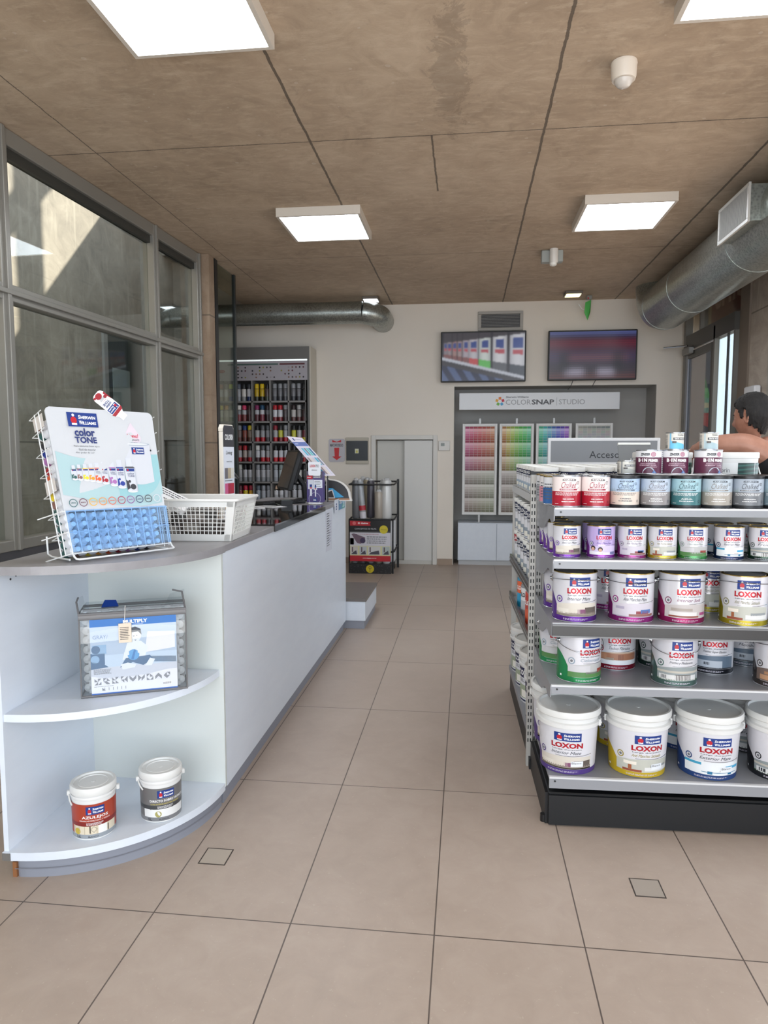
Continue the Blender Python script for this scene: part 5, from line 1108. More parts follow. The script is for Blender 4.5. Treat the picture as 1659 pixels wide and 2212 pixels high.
# furniture paint tins, top shelf
def furn_proto(base, top, ink, name1, black, grass):
    t = thing('paint_tin', 'tin', 'paint tin'); R, H = .0555, .125
    if black:
        MB().lathe([(R-.001, 0), (R+.001, .001), (R+.001, .010), (R-.0008, .011), (R-.0008, H-.012)], M('#2a2c2f', .4), 44).build('body', t)
        MB().lathe([(R, H-.012), (R+.0018, H-.010), (R+.0018, H-.001), (R, H), (R-.008, H), (R-.010, H-.004), (R-.018, H-.004), (R-.02, H-.001), (0, H-.001)], M('#1b1c1e', .35), 44, None, False, False).build('lid', t)
    else:
        tin_body(t, R, H, M('#bcbdc0', .22, .9))
    v0, v1 = (.012, H-.012) if black else (.006, H-.006); A = Art(.006); q = R*PI*.995; hh = v1-v0; rad = lambda d: R*math.radians(d)
    A.rect(-q, v0, q, v0+.5*hh, M(base, .3), 0); A.rect(-q, v0+.5*hh, q, v1, M(top, .3), 0)
    A.text('RUST-OLEUM', rad(-18), v0+.865*hh, rad(36), v0+.925*hh, INK, 2, 0, .03); A.bars(rad(-14), v0+.945*hh, rad(30), v0+.965*hh, 1, GREYINK, 2, 1)
    A.text('Chalked', rad(-26), v0+.62*hh, rad(34), v0+.83*hh, M(ink, .4), 2, .25); A.rect(rad(-30), v0+.54*hh, rad(42), v0+.59*hh, M(ink, .4), 2); A.bars(rad(-26), v0+.55*hh, rad(38), v0+.58*hh, 1, WHT, 3, 2)
    A.poly([(rad(42), v0+.56*hh), (rad(50), v0+.62*hh), (rad(53), v0+.66*hh), (rad(46), v0+.60*hh)], INK, 2); A.bars(rad(42), v0+.74*hh, rad(54), v0+.86*hh, 3, INK, 2, 4)
    if grass:
        for k in range(7): u = rad(-58+k*3.4); A.poly([(u, v0+.5*hh), (u+.0012, v0+.5*hh), (u+(k-3)*.0012, v0+(.62+.05*(k % 3))*hh)], M('#7f9a84', .5), 1)
    lc = WHT if not (black and base.startswith('#d')) else GREYINK
    A.bars(rad(-50), v0+.36*hh, rad(56), v0+.47*hh, 3, lc, 2, 3); A.text(name1[0], rad(-16), v0+.215*hh, rad(28), v0+.255*hh, lc, 2, 0, .04); A.text(name1[1], rad(-22), v0+.13*hh, rad(32), v0+.17*hh, lc, 2, 0, .04)
    A.bars(rad(-52), v0+.05*hh, rad(-34), v0+.09*hh, 1, lc, 2, 3); A.ring(rad(58), v0+.14*hh, .005, .0015, M('#2a2a40', .4), 2, 14)
    A.mb(cyl_map(R-.0004)).build('label', t); return Proto(t, 'tin')
fs_ = [('#a8182e', '#e9dcd9', '#9c2a42', ('ROJO CAMPESTRE', 'VERMELHO CAMPESTRE'), 0, 0, 'red', .055), ('#a8182e', '#e9dcd9', '#9c2a42', ('ROJO CAMPESTRE', 'VERMELHO CAMPESTRE'), 0, 0, 'red', .167), ('#d9cabd', '#a9c0d9', '#55606e', ('CREMA', 'CREME'), 1, 1, 'cream', .280), ('#8f8a8a', '#b4c0d0', '#7d7a80', ('BRUMA', 'NEVOA'), 1, 1, 'mid grey', .396), ('#3f7276', '#9cc0c9', '#3f5a62', ('AZUL', 'PROFUNDO'), 1, 1, 'teal', .512), ('#a39c92', '#b3bfc9', '#807a74', ('GRIS PALIDO', 'CINZA PALIDO'), 1, 1, 'beige grey', .628), ('#6f7276', '#a9b3bf', '#55585e', ('ANTRACITA', 'ANTRACITE'), 1, 1, 'charcoal', .744), ('#7f95a0', '#a9bfcc', '#55606a', ('AZUL SERENO', 'AZUL SERENO'), 1, 1, 'blue grey', .86)]
Z1 = SZ[4]+.0005; g1 = 'chalk furniture paint tins on the top shelf'; pr_ = None
pos_ = ['leftmost', 'second from left', 'third from left', 'fourth from left', 'fifth from left', 'sixth from left', 'seventh from left', 'eighth, cut by the right edge']
for i, (c, tp, ink, nm, bl, gr, w_, x) in enumerate(fs_):
    P_ = pr_ if i == 1 else furn_proto(c, tp, ink, nm, bl, gr); pr_ = P_
    for r in range(2):
        if i == 0 and r: continue
        P_.put(G(x, .082+r*.118, Z1), camf(x, .1)+math.radians(2+random.uniform(-4, 4)), '%s chalk paint tin, %s, %s row of top shelf' % (w_, pos_[i], rw[r]), g1)
for r in range(3):      # plain tins at the open left end, sideways labels
    t = thing('paint_tin', ('blue and white sided', 'white and pink sided', 'pale grey sided')[r]+' small tin tucked behind the left end of the top shelf', 'paint tin', G(-.005+.0*r, .20+.11*r, Z1), GA)
    tin_body(t, .05, .118); A = Art(.006); q = .05*3.12
    A.rect(-q, .006, q, .112, M(('#d8d9dd', '#e0dcdd', '#cfd0d2')[r], .3), 0); A.rect(-q, .006, -.02, .07, M(('#2f5f9a', '#d08a9a', '#9a9ca0')[r], .3), 1); A.bars(-.06, .02, .03, .09, 6, GREYINK, 2, r)
    A.mb(cyl_map(.0497)).build('label', t); t.location = G(.052, .195+.118*(r+0.0), Z1) if False else t.location
    t.location = G(.030, .200+.118*r, Z1)
# primer tins standing on the furniture tins
ZT = Z1+.1265
def primer_proto():
    t = thing('primer_tin', 'tin', 'primer tin'); R, H = .0525, .098; tin_body(t, R, H, M('#bcbdc0', .22, .9)); A = Art(.006); q = R*3.12; rad = lambda d: R*math.radians(d)
    A.rect(-q, .005, q, H-.005, M('#5a2540', .35), 0); A.rect(-q, .068, q, H-.005, M('#dddde0', .35), 1); A.rect(rad(70), .005, rad(150), H-.005, M('#dddde0', .35), 2); A.bars(rad(72), .01, rad(140), .09, 10, GREYINK, 3, 2)
    A.text('ZINSSER', rad(-30), .075, rad(10), .085, INK, 3, .1, .04); A.ring(rad(24), .080, .0095, .0025, M('#a8406a', .4), 3, 18); A.ring(rad(24), .080, .0055, .002, M('#a8406a', .4), 3, 16); A.disc(rad(24), .080, .002, M('#a8406a', .4), 3, 10)
    A.text('B', rad(-42), .050, rad(-30), .064, WHT, 3, 0, .05); A.rect(rad(-28), .0565, rad(-24), .0585, WHT, 3); A.text('I', rad(-22), .050, rad(-18), .064, WHT, 3, 0, .05); A.text('N', rad(-14), .050, rad(-1), .064, WHT, 3, 0, .05); A.text('PRIMER', rad(4), .050, rad(46), .061, WHT, 3, 0, .04)
    A.text('FONDO BLOQUEADOR', rad(-30), .040, rad(34), .0445, M('#d9b8c8', .4), 3, 0, .02); A.text('DE MANCHAS Y OLORES', rad(-34), .034, rad(38), .0385, M('#d9b8c8', .4), 3, 0, .02)
    A.poly([(rad(6)+.024*math.cos(a), .005+.024*math.sin(a)) for a in [k*PI/14 for k in range(15)]], M('#c3ccd6', .4), 3); A.poly([(rad(20), .005), (rad(40), .005), (rad(28), .018)], M('#5a7ab0', .4), 4); A.bars(rad(10), .026, rad(44), .032, 2, M('#cbb', .4) if False else M('#c9a9b6', .4), 3, 3)
    A.mb(cyl_map(R-.0004)).build('label', t); return Proto(t, 'tin')
PP = primer_proto()
for x, y, lab, a in ((.402, .20, 'left', -22), (.502, .198, 'middle', -8), (.632, .195, 'right', 4)):
    PP.put(G(x, y, ZT), GA+math.radians(a), 'maroon and white primer tin, %s of the three standing on the top row of tins' % lab, 'maroon primer tins')
def stain_tin(x, y, z, R, H, cols, lab, turn, txt=True):
    t = thing('wood_stain_tin', lab, 'wood stain tin', G(x, y, z), GA+math.radians(turn)); tin_body(t, R, H, M('#bcbdc0', .22, .9), n=32); A = Art(.005); q = R*3.12; rad = lambda d: R*math.radians(d)
    A.rect(-q, .004, q, H-.004, M('#d5d3cb', .35), 0); A.rect(rad(-88), .004, rad(-40), H-.004, M('#cfcac0', .4), 1); A.bars(rad(-84), .018, rad(-48), H-.01, 9, GREYINK, 2, 5)
    for k in range(9): A.rect(rad(-82+k*3.6), .006, rad(-80.4+k*3.6), .018, INK, 2)
    A.rect(rad(-38), .004, rad(-28), H-.004, M(cols[0], .4), 1); A.wave(rad(-28), rad(88), .004, lambda u: H*(.45-.12*(u/R)), M(cols[1], .4), 1, 12)
    A.text('Verathane', rad(10), H*.80, rad(58), H*.90, INK, 3, .2); A.rect(rad(-14), H*.56, rad(72), H*.70, M('#2f3336', .4), 2); A.text('TINTE WOOD', rad(-8), H*.59, rad(66), H*.67, WHT, 3, 0, .03); A.rect(rad(-20), H*.38, rad(6), H*.5, M('#5a5552', .4), 3)
    A.mb(cyl_map(R-.0003)).build('label', t)
stain_tin(.455+.045, .198, ZT+.0985, .0345, .069, ('#7ab8dc', '#6cc0e4'), 'small bright blue and white stain tin standing on the middle primer tin', -12)
stain_tin(.632, .195, ZT+.0985, .0345, .069, ('#b9ccd2', '#a5bcc4'), 'small pale grey-blue stain tin standing on the right primer tin', -12)
stain_tin(.312, .2, ZT, .0345, .055, ('#8a8d90', '#b9bbb6'), 'small white and black stain tin standing left of the primer tins', -10)
t = thing('paper_sheet', 'thin white printed sheet lying on the tins in front of the primer tins', 'paper', G(.49, .165, ZT-.0008), GA+math.radians(1))
MB().box(-.10, .20, -.085, .03, 0, .0006, M('#dededd', .5)).build('sheet', t); Art().bars(-.02, -.082, .12, -.07, 1, INK, 1, 5).mb(flat_map((0, 0, .0006), (1, 0, 0), (0, 1, 0))).build('print', t)
# green pails
def stripe_pail():
    t = thing('paint_pail', 'pail', 'paint pail'); R, H = .122, .215
    MB().lathe([(R-.012, 0), (R-.01, .003), (R-.001, H-.03), (R-.001, H-.012)], MPLASTIC, 44).build('body', t)
    MB().lathe([(R, H-.026), (R+.003, H-.024), (R+.003, H-.004), (R, H), (R-.008, H), (R-.01, H-.006), (0, H-.006)], MLID, 44, None, False, False).build('lid', t)
    A = Art(.008); q = (R-.006)*3.1; A.rect(-q, .012, q, H-.045, M('#e2e3e2', .4), 0); A.rect(-.03, .012, .16, H-.045, M('#1d3a37', .35), 1)
    for k in range(9): A.wave(-.03, .16, lambda u, k=k: .02+k*.017+.006*math.sin(u*12), lambda u, k=k: .027+k*.017+.006*math.sin(u*12), M('#35625a', .35), 2, 16)
    A.rect(.048, .012, .051, H-.045, WHT, 3); A.text('Colorin', -.12, .13, -.06, .15, GREYINK, 2); A.bars(-.13, .03, -.05, .12, 6, GREYINK, 2, 6)
    A.mb(cyl_map(R-.006, .0004, R+.0005, H-.05, .012)).build('label', t)
    MB().tube([((R+.008)*math.cos(PI+k*PI/20), (R+.012)*math.sin(PI+k*PI/20), H-.03-.14*abs(math.sin(k*PI/20))) for k in range(21)], .0035, MPLASTIC).build('handle', t)
    return Proto(t, 'pail')
SP = stripe_pail()
SP.put(G(.795, .43, Z1), GA+.25, 'white-lidded pail with a dark green striped label, right of the primer tins', 'green striped pails')
SP.put(G(.53, .46, Z1), GA-.2, 'white-lidded green striped pail hidden behind the middle and right primer tins', 'green striped pails')
# ten-litre buckets
def bucket_proto(col, sub, scene, subcol, turn=0):
    t = thing('paint_bucket', 'bucket', 'paint bucket'); R0, R1_, H = .109, .120, .262
    MB().lathe([(R0-.004, 0), (R0, .004), (R1_, H-.035), (R1_, H-.02)], MPLASTIC, 56).lathe([(R1_-.001, H-.068), (R1_+.008, H-.066), (R1_+.009, H-.050), (R1_-.001, H-.046)], MPLASTIC, 56, None, False, False).build('body', t)
    MB().lathe([(R1_-.001, H-.028), (R1_+.006, H-.028), (R1_+.010, H-.024), (R1_+.010, H-.006), (R1_+.007, H), (R1_-.001, H), (R1_-.005, H-.008), (R1_-.012, H-.010), (.0, H-.010)], MLID, 56, None, False, False).lathe([(.0, H-.0085), (.008, H-.009), (.009, H-.010)], MLID, 20, None, False, False).build('lid', t)
    b = MB()
    for sx in (-1, 1): b.box(sx*(R1_+.008)-.005, sx*(R1_+.008)+.005, -.012, .012, H-.074, H-.044, MPLASTIC, None, .003)
    b.tube([(-(R1_+.012)*math.cos(a), .9*(R1_+.016)*math.sin(a), H-.06-.05*abs(math.sin(a))) for a in [k*PI/20 for k in range(21)]], .0035, MPLASTIC); b.build('handle', t)
    A = Art(.01); Hl = H-.07; A2 = loxon_art(A, R0, Hl, col, sub, scene, subcol, False); A.rect(R0*math.radians(20), .05*H+.022, R0*math.radians(46), .05*H+.045, M('#dfe3e8', .4), 6); A.text('Blanco', R0*math.radians(22), .05*H+.034, R0*math.radians(42), .05*H+.042, INK, 7)
    A.mb(cyl_map(R0+.0002, .0003, R0+.0002+(R1_-R0)*Hl/(H-.035), Hl, 0)).build('label', t)
    return Proto(t, 'bucket')
Z5 = SZ[0]+.0005; g5 = 'large white plastic paint buckets on the bottom shelf'
bs = [('#4a3478', 'Interior Mate', 'sofa', '#4b4e57', .092, -13, 'purple-based', 'sofa picture'), ('#b59a1e', 'Anti Manchas Satinado', 'lamp', '#9a8a3a', .372, 10, 'mustard-based', 'bedside lamp picture'), ('#1d3a6e', 'Exterior Mate', 'bike', '#4b4e57', .652, 7, 'dark blue based', 'bicycle picture'), ('#15171c', 'Frentes', 'house', '#4b4e57', .932, 4, 'black-based', 'building picture')]
for i, (c, sub, sc, scol, x, tn, w_, pic) in enumerate(bs):
    P_ = bucket_proto(c, sub, sc, scol)
    P_.put(G(x, .134, Z5), camf(x, .134)+math.radians(tn), '%s white bucket with a %s, front row of the bottom shelf' % (w_, pic), g5)
    P_.put(G((.10, .372, .645, .918)[i], .402, Z5), GA+math.radians(-14), '%s white paint bucket in the row behind, bottom shelf' % w_, g5)

# ------------------------------------------------------------------ stock facing the walkway
def plain_tub(R, H, band, lidc, text, pic, nm='paint_tub', big=False):
    t = thing(nm, 'tub', 'paint tub')
    MB().lathe([(R*.93, 0), (R*.94, .003), (R, H-.02)], MPLASTIC, 36).build('body', t)
    MB().lathe([(R, H-.022), (R*1.045, H-.020), (R*1.045, H-.004), (R*1.02, H), (R*.94, H), (R*.93, H-.006), (0, H-.006)], M(lidc, .4), 36, None, False, False).build('lid', t)
    if big: MB().lathe([(R, H*.74), (R*1.06, H*.745), (R*1.06, H*.78), (R, H*.79)], MPLASTIC, 36, None, False, False).lathe([(R, H*.86), (R*1.05, H*.865), (R*1.05, H*.88), (R, H*.885)], MPLASTIC, 36, None, False, False).build('collar', t)
    A = Art(.01); q = R*.95*3.1; top = .70*H if big else .86*H; Rl = R*.94
    A.rect(-q, .01, q, top, M('#dcdde2', .4), 0); A.rect(-q, .01, q, .07*H, M('#20264a', .4), 1); A.rect(-q, top-.2*H, q, top, M(band, .4), 1)
    for s_ in (-1, 0, 1):
        o = s_*Rl*2.1; A.text(text, o-Rl*.62, top-.155*H, o+Rl*.62, top-.05*H, WHT, 2, 0, .03); A.text('SELLADOR', o-Rl*.5, top-.285*H, o+Rl*.5, top-.22*H, INK, 2)
        A.rect(o-Rl*.7, .1*H, o+Rl*.7, .36*H, M(pic, .4), 2); A.rect(o-Rl*.4, .12*H, o+Rl*.1, .26*H, M('#e6e4da', .4), 3); A.rect(o+Rl*.2, .12*H, o+Rl*.5, .3*H, M('#6a6f5a', .4), 3)
    A.mb(cyl_map(Rl+.0006, .0005, R+.0008, H-.02, 0)).build('label', t); return Proto(t, 'tub')
tubA = plain_tub(.056, .138, '#1c2342', '#e3e3df', 'COLORIN', '#9fb0c0', 'small_paint_tub')
for r in range(8):
    for c in range(6):
        tubA.put(G(.055+c*.125, .665+r*.124, 1.2885), GA-.95+random.uniform(-.3, .3), 'small white-lidded tub on the aisle shelving, %s from the walkway, %s row back' % (order[c].replace('leftmost', 'first'), order[r].replace('leftmost', 'first')), 'small white-lidded tubs on the aisle shelving')
tubB = plain_tub(.078, .195, '#1c2342', '#e3e3df', 'COLORIN', '#8f9aa4', 'paint_tub')
tubC = plain_tub(.078, .195, '#a8222c', '#e3e3df', 'LATEX', '#b9bfc6', 'paint_tub')
for r in range(6):
    for lvl in (0, 1):
        (tubC if (lvl == 0 and r == 5) else tubB).put(G(.07, .69+r*.168, .8355+lvl*.1955), GA-1.0+random.uniform(-.2, .2), '%s-labelled white tub, %s of the stack %s from the end unit' % ('red' if (lvl == 0 and r == 5) else 'navy', ('bottom', 'top')[lvl], order[r].replace('leftmost', 'first')), 'white tubs stacked two high facing the walkway')
for r, (c1, c2, w_) in enumerate((('#1e5fa8', '#d9dadc', 'blue'), ('#c8442c', '#2a2a2e', 'orange red'), ('#8d8f92', '#e0e0e0', 'grey'), ('#1f8ab0', '#e0622c', 'blue and orange'))):
    t = thing('sealant_tub', '%s tall tub on the shelf under the stacked white tubs, facing the walkway' % w_, 'tub', G(.055, .72+r*.21, .6005), GA-1.0); R = .058; H = .20
    MB().lathe([(R, 0), (R, .165), (R*.9, .17)], M(c1, .4), 32).build('body', t); MB().lathe([(R*.92, .17), (R*.92, .195), (R*.85, H)], M(c2, .4), 32).build('cap', t)
    A = Art(.01); A.rect(-.14, .03, .14, .15, M(c2 if r != 1 else '#b83a26', .4), 0); A.rect(-.14, .03, .14, .08, M(('#2f77c0', '#d65a34', '#b9bbbe', '#2f9ac4')[r], .4), 1); A.text('COLORIN', -.05, .1, .05, .125, WHT if r != 2 else INK, 2, 0, .03); A.mb(cyl_map(R+.0004)).build('label', t)
tubD = plain_tub(.118, .275, '#20264a', '#d9d6d0', 'COLORIN', '#9aa58c', 'paint_bucket', True)
for r in range(4):
    tubD.put(G(.10, .735+r*.262, .1605), GA-.85+random.uniform(-.1, .1), 'navy-labelled white bucket at the foot of the aisle shelving, %s from the end unit' % order[r].replace('leftmost', 'first'), 'navy-labelled buckets facing the walkway')

# ------------------------------------------------------------------ wrapped rolls stand by the back wall
t = thing('roll_stand', 'black wire stand with a poster board and a black base box, holding wrapped foam rolls', 'display stand', (-1.43, 8.42, 0))
b = MB()
for z in (1.10, .67, .27): b.tube([(.0, 0, z), (.52, 0, z), (.55, .05, z), (.55, .50, z+.02), (.0, .50, z+.02)], .011, MBLACK, 8, True)
for x, y in ((.0, .5), (.555, .5)): b.box(x-.014, x+.014, y-.014, y+.014, 0, 1.15, MBLACK)
for x, y in ((.0, .01), (.54, .01)): b.tube([(x, y, 0), (x, y, .67)], .010, MBLACK)
for k in range(6): b.tube([(.03+k*.1, 0, .66), (.03+k*.1, .5, .66)], .005, MBLACK)
b.build('wire_frame', t)
MB().box(0, .52, -.02, .5, 0.001, .12, M('#1a1a1c', .4)).build('base_box', t)
A = Art(); A.disc(.26, .06, .05, M('#c9b41e', .4), 1, 28); A.ring(.26, .075, .018, .005, M('#4d4416', .4), 2, 14); A.rect(.257, .022, .263, .07, M('#4d4416', .4), 2)
rn = random.Random(5)
for k in range(46): u, v = rn.uniform(.01, .5), rn.uniform(.01, .11); A.rect(u, v, u+.012, v+.0018, M('#6f6f72', .5), 1)
A.mb(front_map(0, -.0205, 0)).build('base_print', t)
MB().box(.01, .515, -.018, -.0115, .155, .665, MBLACK).build('poster_board', t)
A = Art(); A.rect(.01, .155, .515, .665, M('#141416', .35), 0); A.rect(.01, .155, .515, .225, M('#b3202c', .35), 1); A.rect(.01, .225, .515, .345, M('#cfcb9a', .4), 1); A.rect(.01, .345, .515, .51, M('#c9c8d0', .4), 1); A.rect(.01, .51, .515, .525, M('#4f5052', .4), 1)
A.poly([(.012, .655), (.27, .645), (.26, .62), (.27, .595), (.012, .595)], M('#b3202c', .35), 1); A.text('El Galgo', .11, .612, .235, .635, WHT, 2, .1, .03); A.disc(.065, .625, .022, M('#d0696c', .4), 2, 16)
A.text('CONCEPTOS DE FELPA', .07, .548, .34, .566, M('#a9aaae', .4), 2, 0, .02); A.disc(.43, .55, .052, M('#c9b928', .4), 3, 28); A.text('Aislante', .395, .543, .465, .558, M('#4d4416', .4), 4)
A.poly([(.03, .49), (.06, .50), (.20, .45), (.20, .40), (.14, .37), (.10, .38)], M('#6e5a68', .4), 2); A.disc(.17, .41, .034, M('#3c3050', .4), 3, 20); A.rect(.012, .36, .06, .44, M('#77757a', .4), 1)
A.bars(.09, .485, .38, .495, 1, M('#a03a50', .4), 2, 4); A.bars(.22, .37, .50, .47, 4, GREYINK, 2, 5)
for k, (a, b_) in enumerate(((.015, .11), (.13, .22), (.235, .39), (.41, .505))):
    A.rect(a, .235, b_, .338, M(('#c4c0bc', '#b4bac0', '#c9c9c9', '#a9b4b4')[k], .4), 2); A.poly([(a+.01, .24), (b_-.01, .24), (b_-.02, .29), (a+.04, .27)], M('#4a4852', .4), 3); A.rect(a+.02, .27, a+.035, .33, M('#5c4a50', .4), 3)
A.text('www.elgalgo.com.ar', .17, .185, .34, .20, WHT, 2, 0, .02); A.mb(front_map(0, -.0186, 0)).build('poster', t)
rl = [(.075, .07, .05, .70, 1.17, '#6a6c70', 'dark grey', .0), (.165, .06, .042, .70, 1.16, '#a3a6aa', 'silvery, red-banded and leaning', .09), (.25, .14, .048, .70, 1.165, '#4d4a52', 'charcoal', .0), (.36, .07, .055, .70, 1.03, '#a89f94', 'beige', 0), (.455, .08, .062, .70, 1.17, '#d6d7d6', 'shiny white', 0), (.19, .25, .05, .70, 1.17, '#a79c84', 'tan', 0), (.12, .34, .05, .70, 1.18, '#97989c', 'light grey', 0), (.40, .25, .055, .70, 1.15, '#c2c6c6', 'pale green-grey', 0)]
for i, (x, y, r_, z0, z1, c, w_, lean) in enumerate(rl):
    h = z1-z0; q = thing('wrapped_roll', '%s plastic-wrapped roll in the upper tier of the stand' % w_, 'roll', (-1.43+x, 8.42+y, z0-.02), rot=(0, -lean, 0), group='wrapped rolls in the stand')
    MB().lathe([(r_*.9, 0), (r_, .01), (r_, h*.5), (r_*.985, h*.75), (r_, h-.02), (r_*.8, h)], M(c, .28, .15), 24).build('roll', q)
    MB().lathe([(r_*.75, h), (r_*.5, h+.012), (r_*.55, h+.025), (r_*.2, h+.03)], M('#c9cacb', .2), 9).build('gathered_wrap', q)
    if 'red' in w_: MB().lathe([(r_+.0006, .10), (r_+.0006, .16)], M('#b0303c', .3), 24, None, False, False).lathe([(r_+.0006, .0), (r_+.0006, .08)], M('#c9c5cc', .3), 24, None, False, False).build('paper_band', q)
for i, (x, y, r_, c, w_) in enumerate(((.06, .06, .04, '#8d8f92', 'grey'), (.16, .06, .04, '#6f7174', 'dark grey'), (.26, .06, .04, '#8a8a8c', 'mid grey'), (.36, .06, .04, '#9a9288', 'beige'), (.455, .06, .047, '#d2d3d4', 'bright white'), (.50, .20, .045, '#d9dadb', 'white right-hand'), (.50, .32, .045, '#d0d3d6', 'white rear'))):
    q = thing('wrapped_roll', '%s wrapped roll in the lower tier of the stand, by the poster' % w_, 'roll', (-1.43+x, 8.42+y, .121), 0, 'wrapped rolls in the stand')
    MB().lathe([(r_*.8, 0), (r_, .015), (r_, .50), (r_*.8, .52)], M(c, .3), 20).build('roll', q)
t = thing('cable_bundle', 'dark loose bundle lying on the floor between the counter end and the roll stand', 'cable', (-1.52, 8.3, 0))
MB().tube([(.0+.05*math.cos(k*.9), .04*math.sin(k*.9), .012+.003*k) for k in range(18)], .01, MBLACK).build('coil', t)

# ------------------------------------------------------------------ spray can cabinet at the back
cb = thing('spray_can_cabinet', 'tall grey cabinet of square pigeonholes filled with spray cans against the back wall', 'cabinet', (0, 0, 0))
CX0, CX1, CY0 = -3.38, -2.012, 8.85; MG2 = M('#6d6b68', .5); MGS = M('#8a8785', .45); mwht = M('#c9c2b4', .45)
MB().box(CX0, CX1, CY0, 9.19, 2.69, 2.845, MG2).box(CX0, CX0+.12, CY0, 9.19, 0, 2.69, MG2).box(CX1-.06, CX1, CY0, CY0+.02, 0, 2.69, MG2).box(CX0, CX1, 9.17, 9.19, 0, 2.69, M('#55524f', .6)).build('carcass', cb)
MB().box(CX1+.0005, CX1+.018, CY0, 9.19, 0, 2.845, mwht).build('side_panel', cb)
xs = [-3.26, -3.022, -2.770, -2.516, -2.258, -2.075]; xs = [-3.262+(-2.05+3.262)*k/5 for k in range(6)]
rows_z = [2.42-.262*k for k in range(10)]
b = MB()
for z in rows_z[1:]: b.box(xs[0], xs[-1], CY0, 9.17, z-.022, z, MGS)
for x in xs: b.box(x-.009, x+.009, CY0, 9.17, 0, 2.42, MGS)
b.build('pigeonhole_grid', cb)
MB().box(xs[0]-.01, xs[-1]+.01, CY0-.005, CY0+.02, 2.42, 2.665, M('#aaa5ab', .4)).build('header_panel', cb)
MB().box(xs[0]-.015, xs[-1]+.01, CY0-.004, CY0+.004, 2.666, 2.685, M('#dfe6e6', .4, emit=.9)).box(xs[0]-.028, xs[0]-.014, CY0-.004, CY0+.004, 2.43, 2.685, M('#dfe6e6', .4, emit=.7)).build('light_strip', cb)
A = Art(); w = xs[-1]-xs[0]; A.disc(.09, .12, .042, M('#9c3038', .4), 1, 24, .02); A.text('krylon', .065, .112, .115, .128, M('#d9b9b9', .4), 2); A.rect(.17, .195, .84, .215, M('#4d6660', .4), 1); A.rect(.86, .195, 1.19, .215, M('#5e2a30', .4), 1)
rn = random.Random(11)
for r in range(4):
    for k in range(20):
        if rn.random() < .42: continue
        u = .26+k*.048
        if u > .83 and u < .88: continue
        A.disc(u, .165-r*.042, .011, M(rn.choice(['#1c1a1c', '#26232a', '#3a3034', '#7c5a48', '#5a2c34', '#1b1d22', '#8c8a40', '#9a9498']), .5), 1, 12)
A.mb(front_map(xs[0], CY0-.006, 2.42)).build('header_print', cb)
_sp = {}
def spray(cap, top, bot, kind=0):
    k = (cap, top, bot, kind)
    if k not in _sp:
        t = thing('spray_can', 'can', 'spray can'); r = .030
        MB().lathe([(r-.003, 0), (r, .003), (r, .055), (r, .09), (r, .145), (r-.006, .156), (r-.012, .162)], None, 18, None, True, True, [M(bot, .3), M(bot, .3), M(bot if kind else top, .3), M(top, .3), MCHROME, MCHROME]).build('body', t)
        if kind == 2: MB().lathe([(.016, .163), (.014, .185), (.008, .195), (.006, .21)], M(cap, .35), 14).build('cap', t)
        else: MB().lathe([(r-.002, .152), (r-.002, .20), (r-.006, .208), (r-.02, .210)], M(cap, .35), 18).build('cap', t)
        _sp[k] = Proto(t, 'can')
    return _sp[k]
Wt, Gy, Bk, Rd, Yl, Or, Nv = '#d9d5d0', '#8d8f93', '#1b1b1e', '#b01f2c', '#d9b81a', '#e07a1e', '#1f3260'
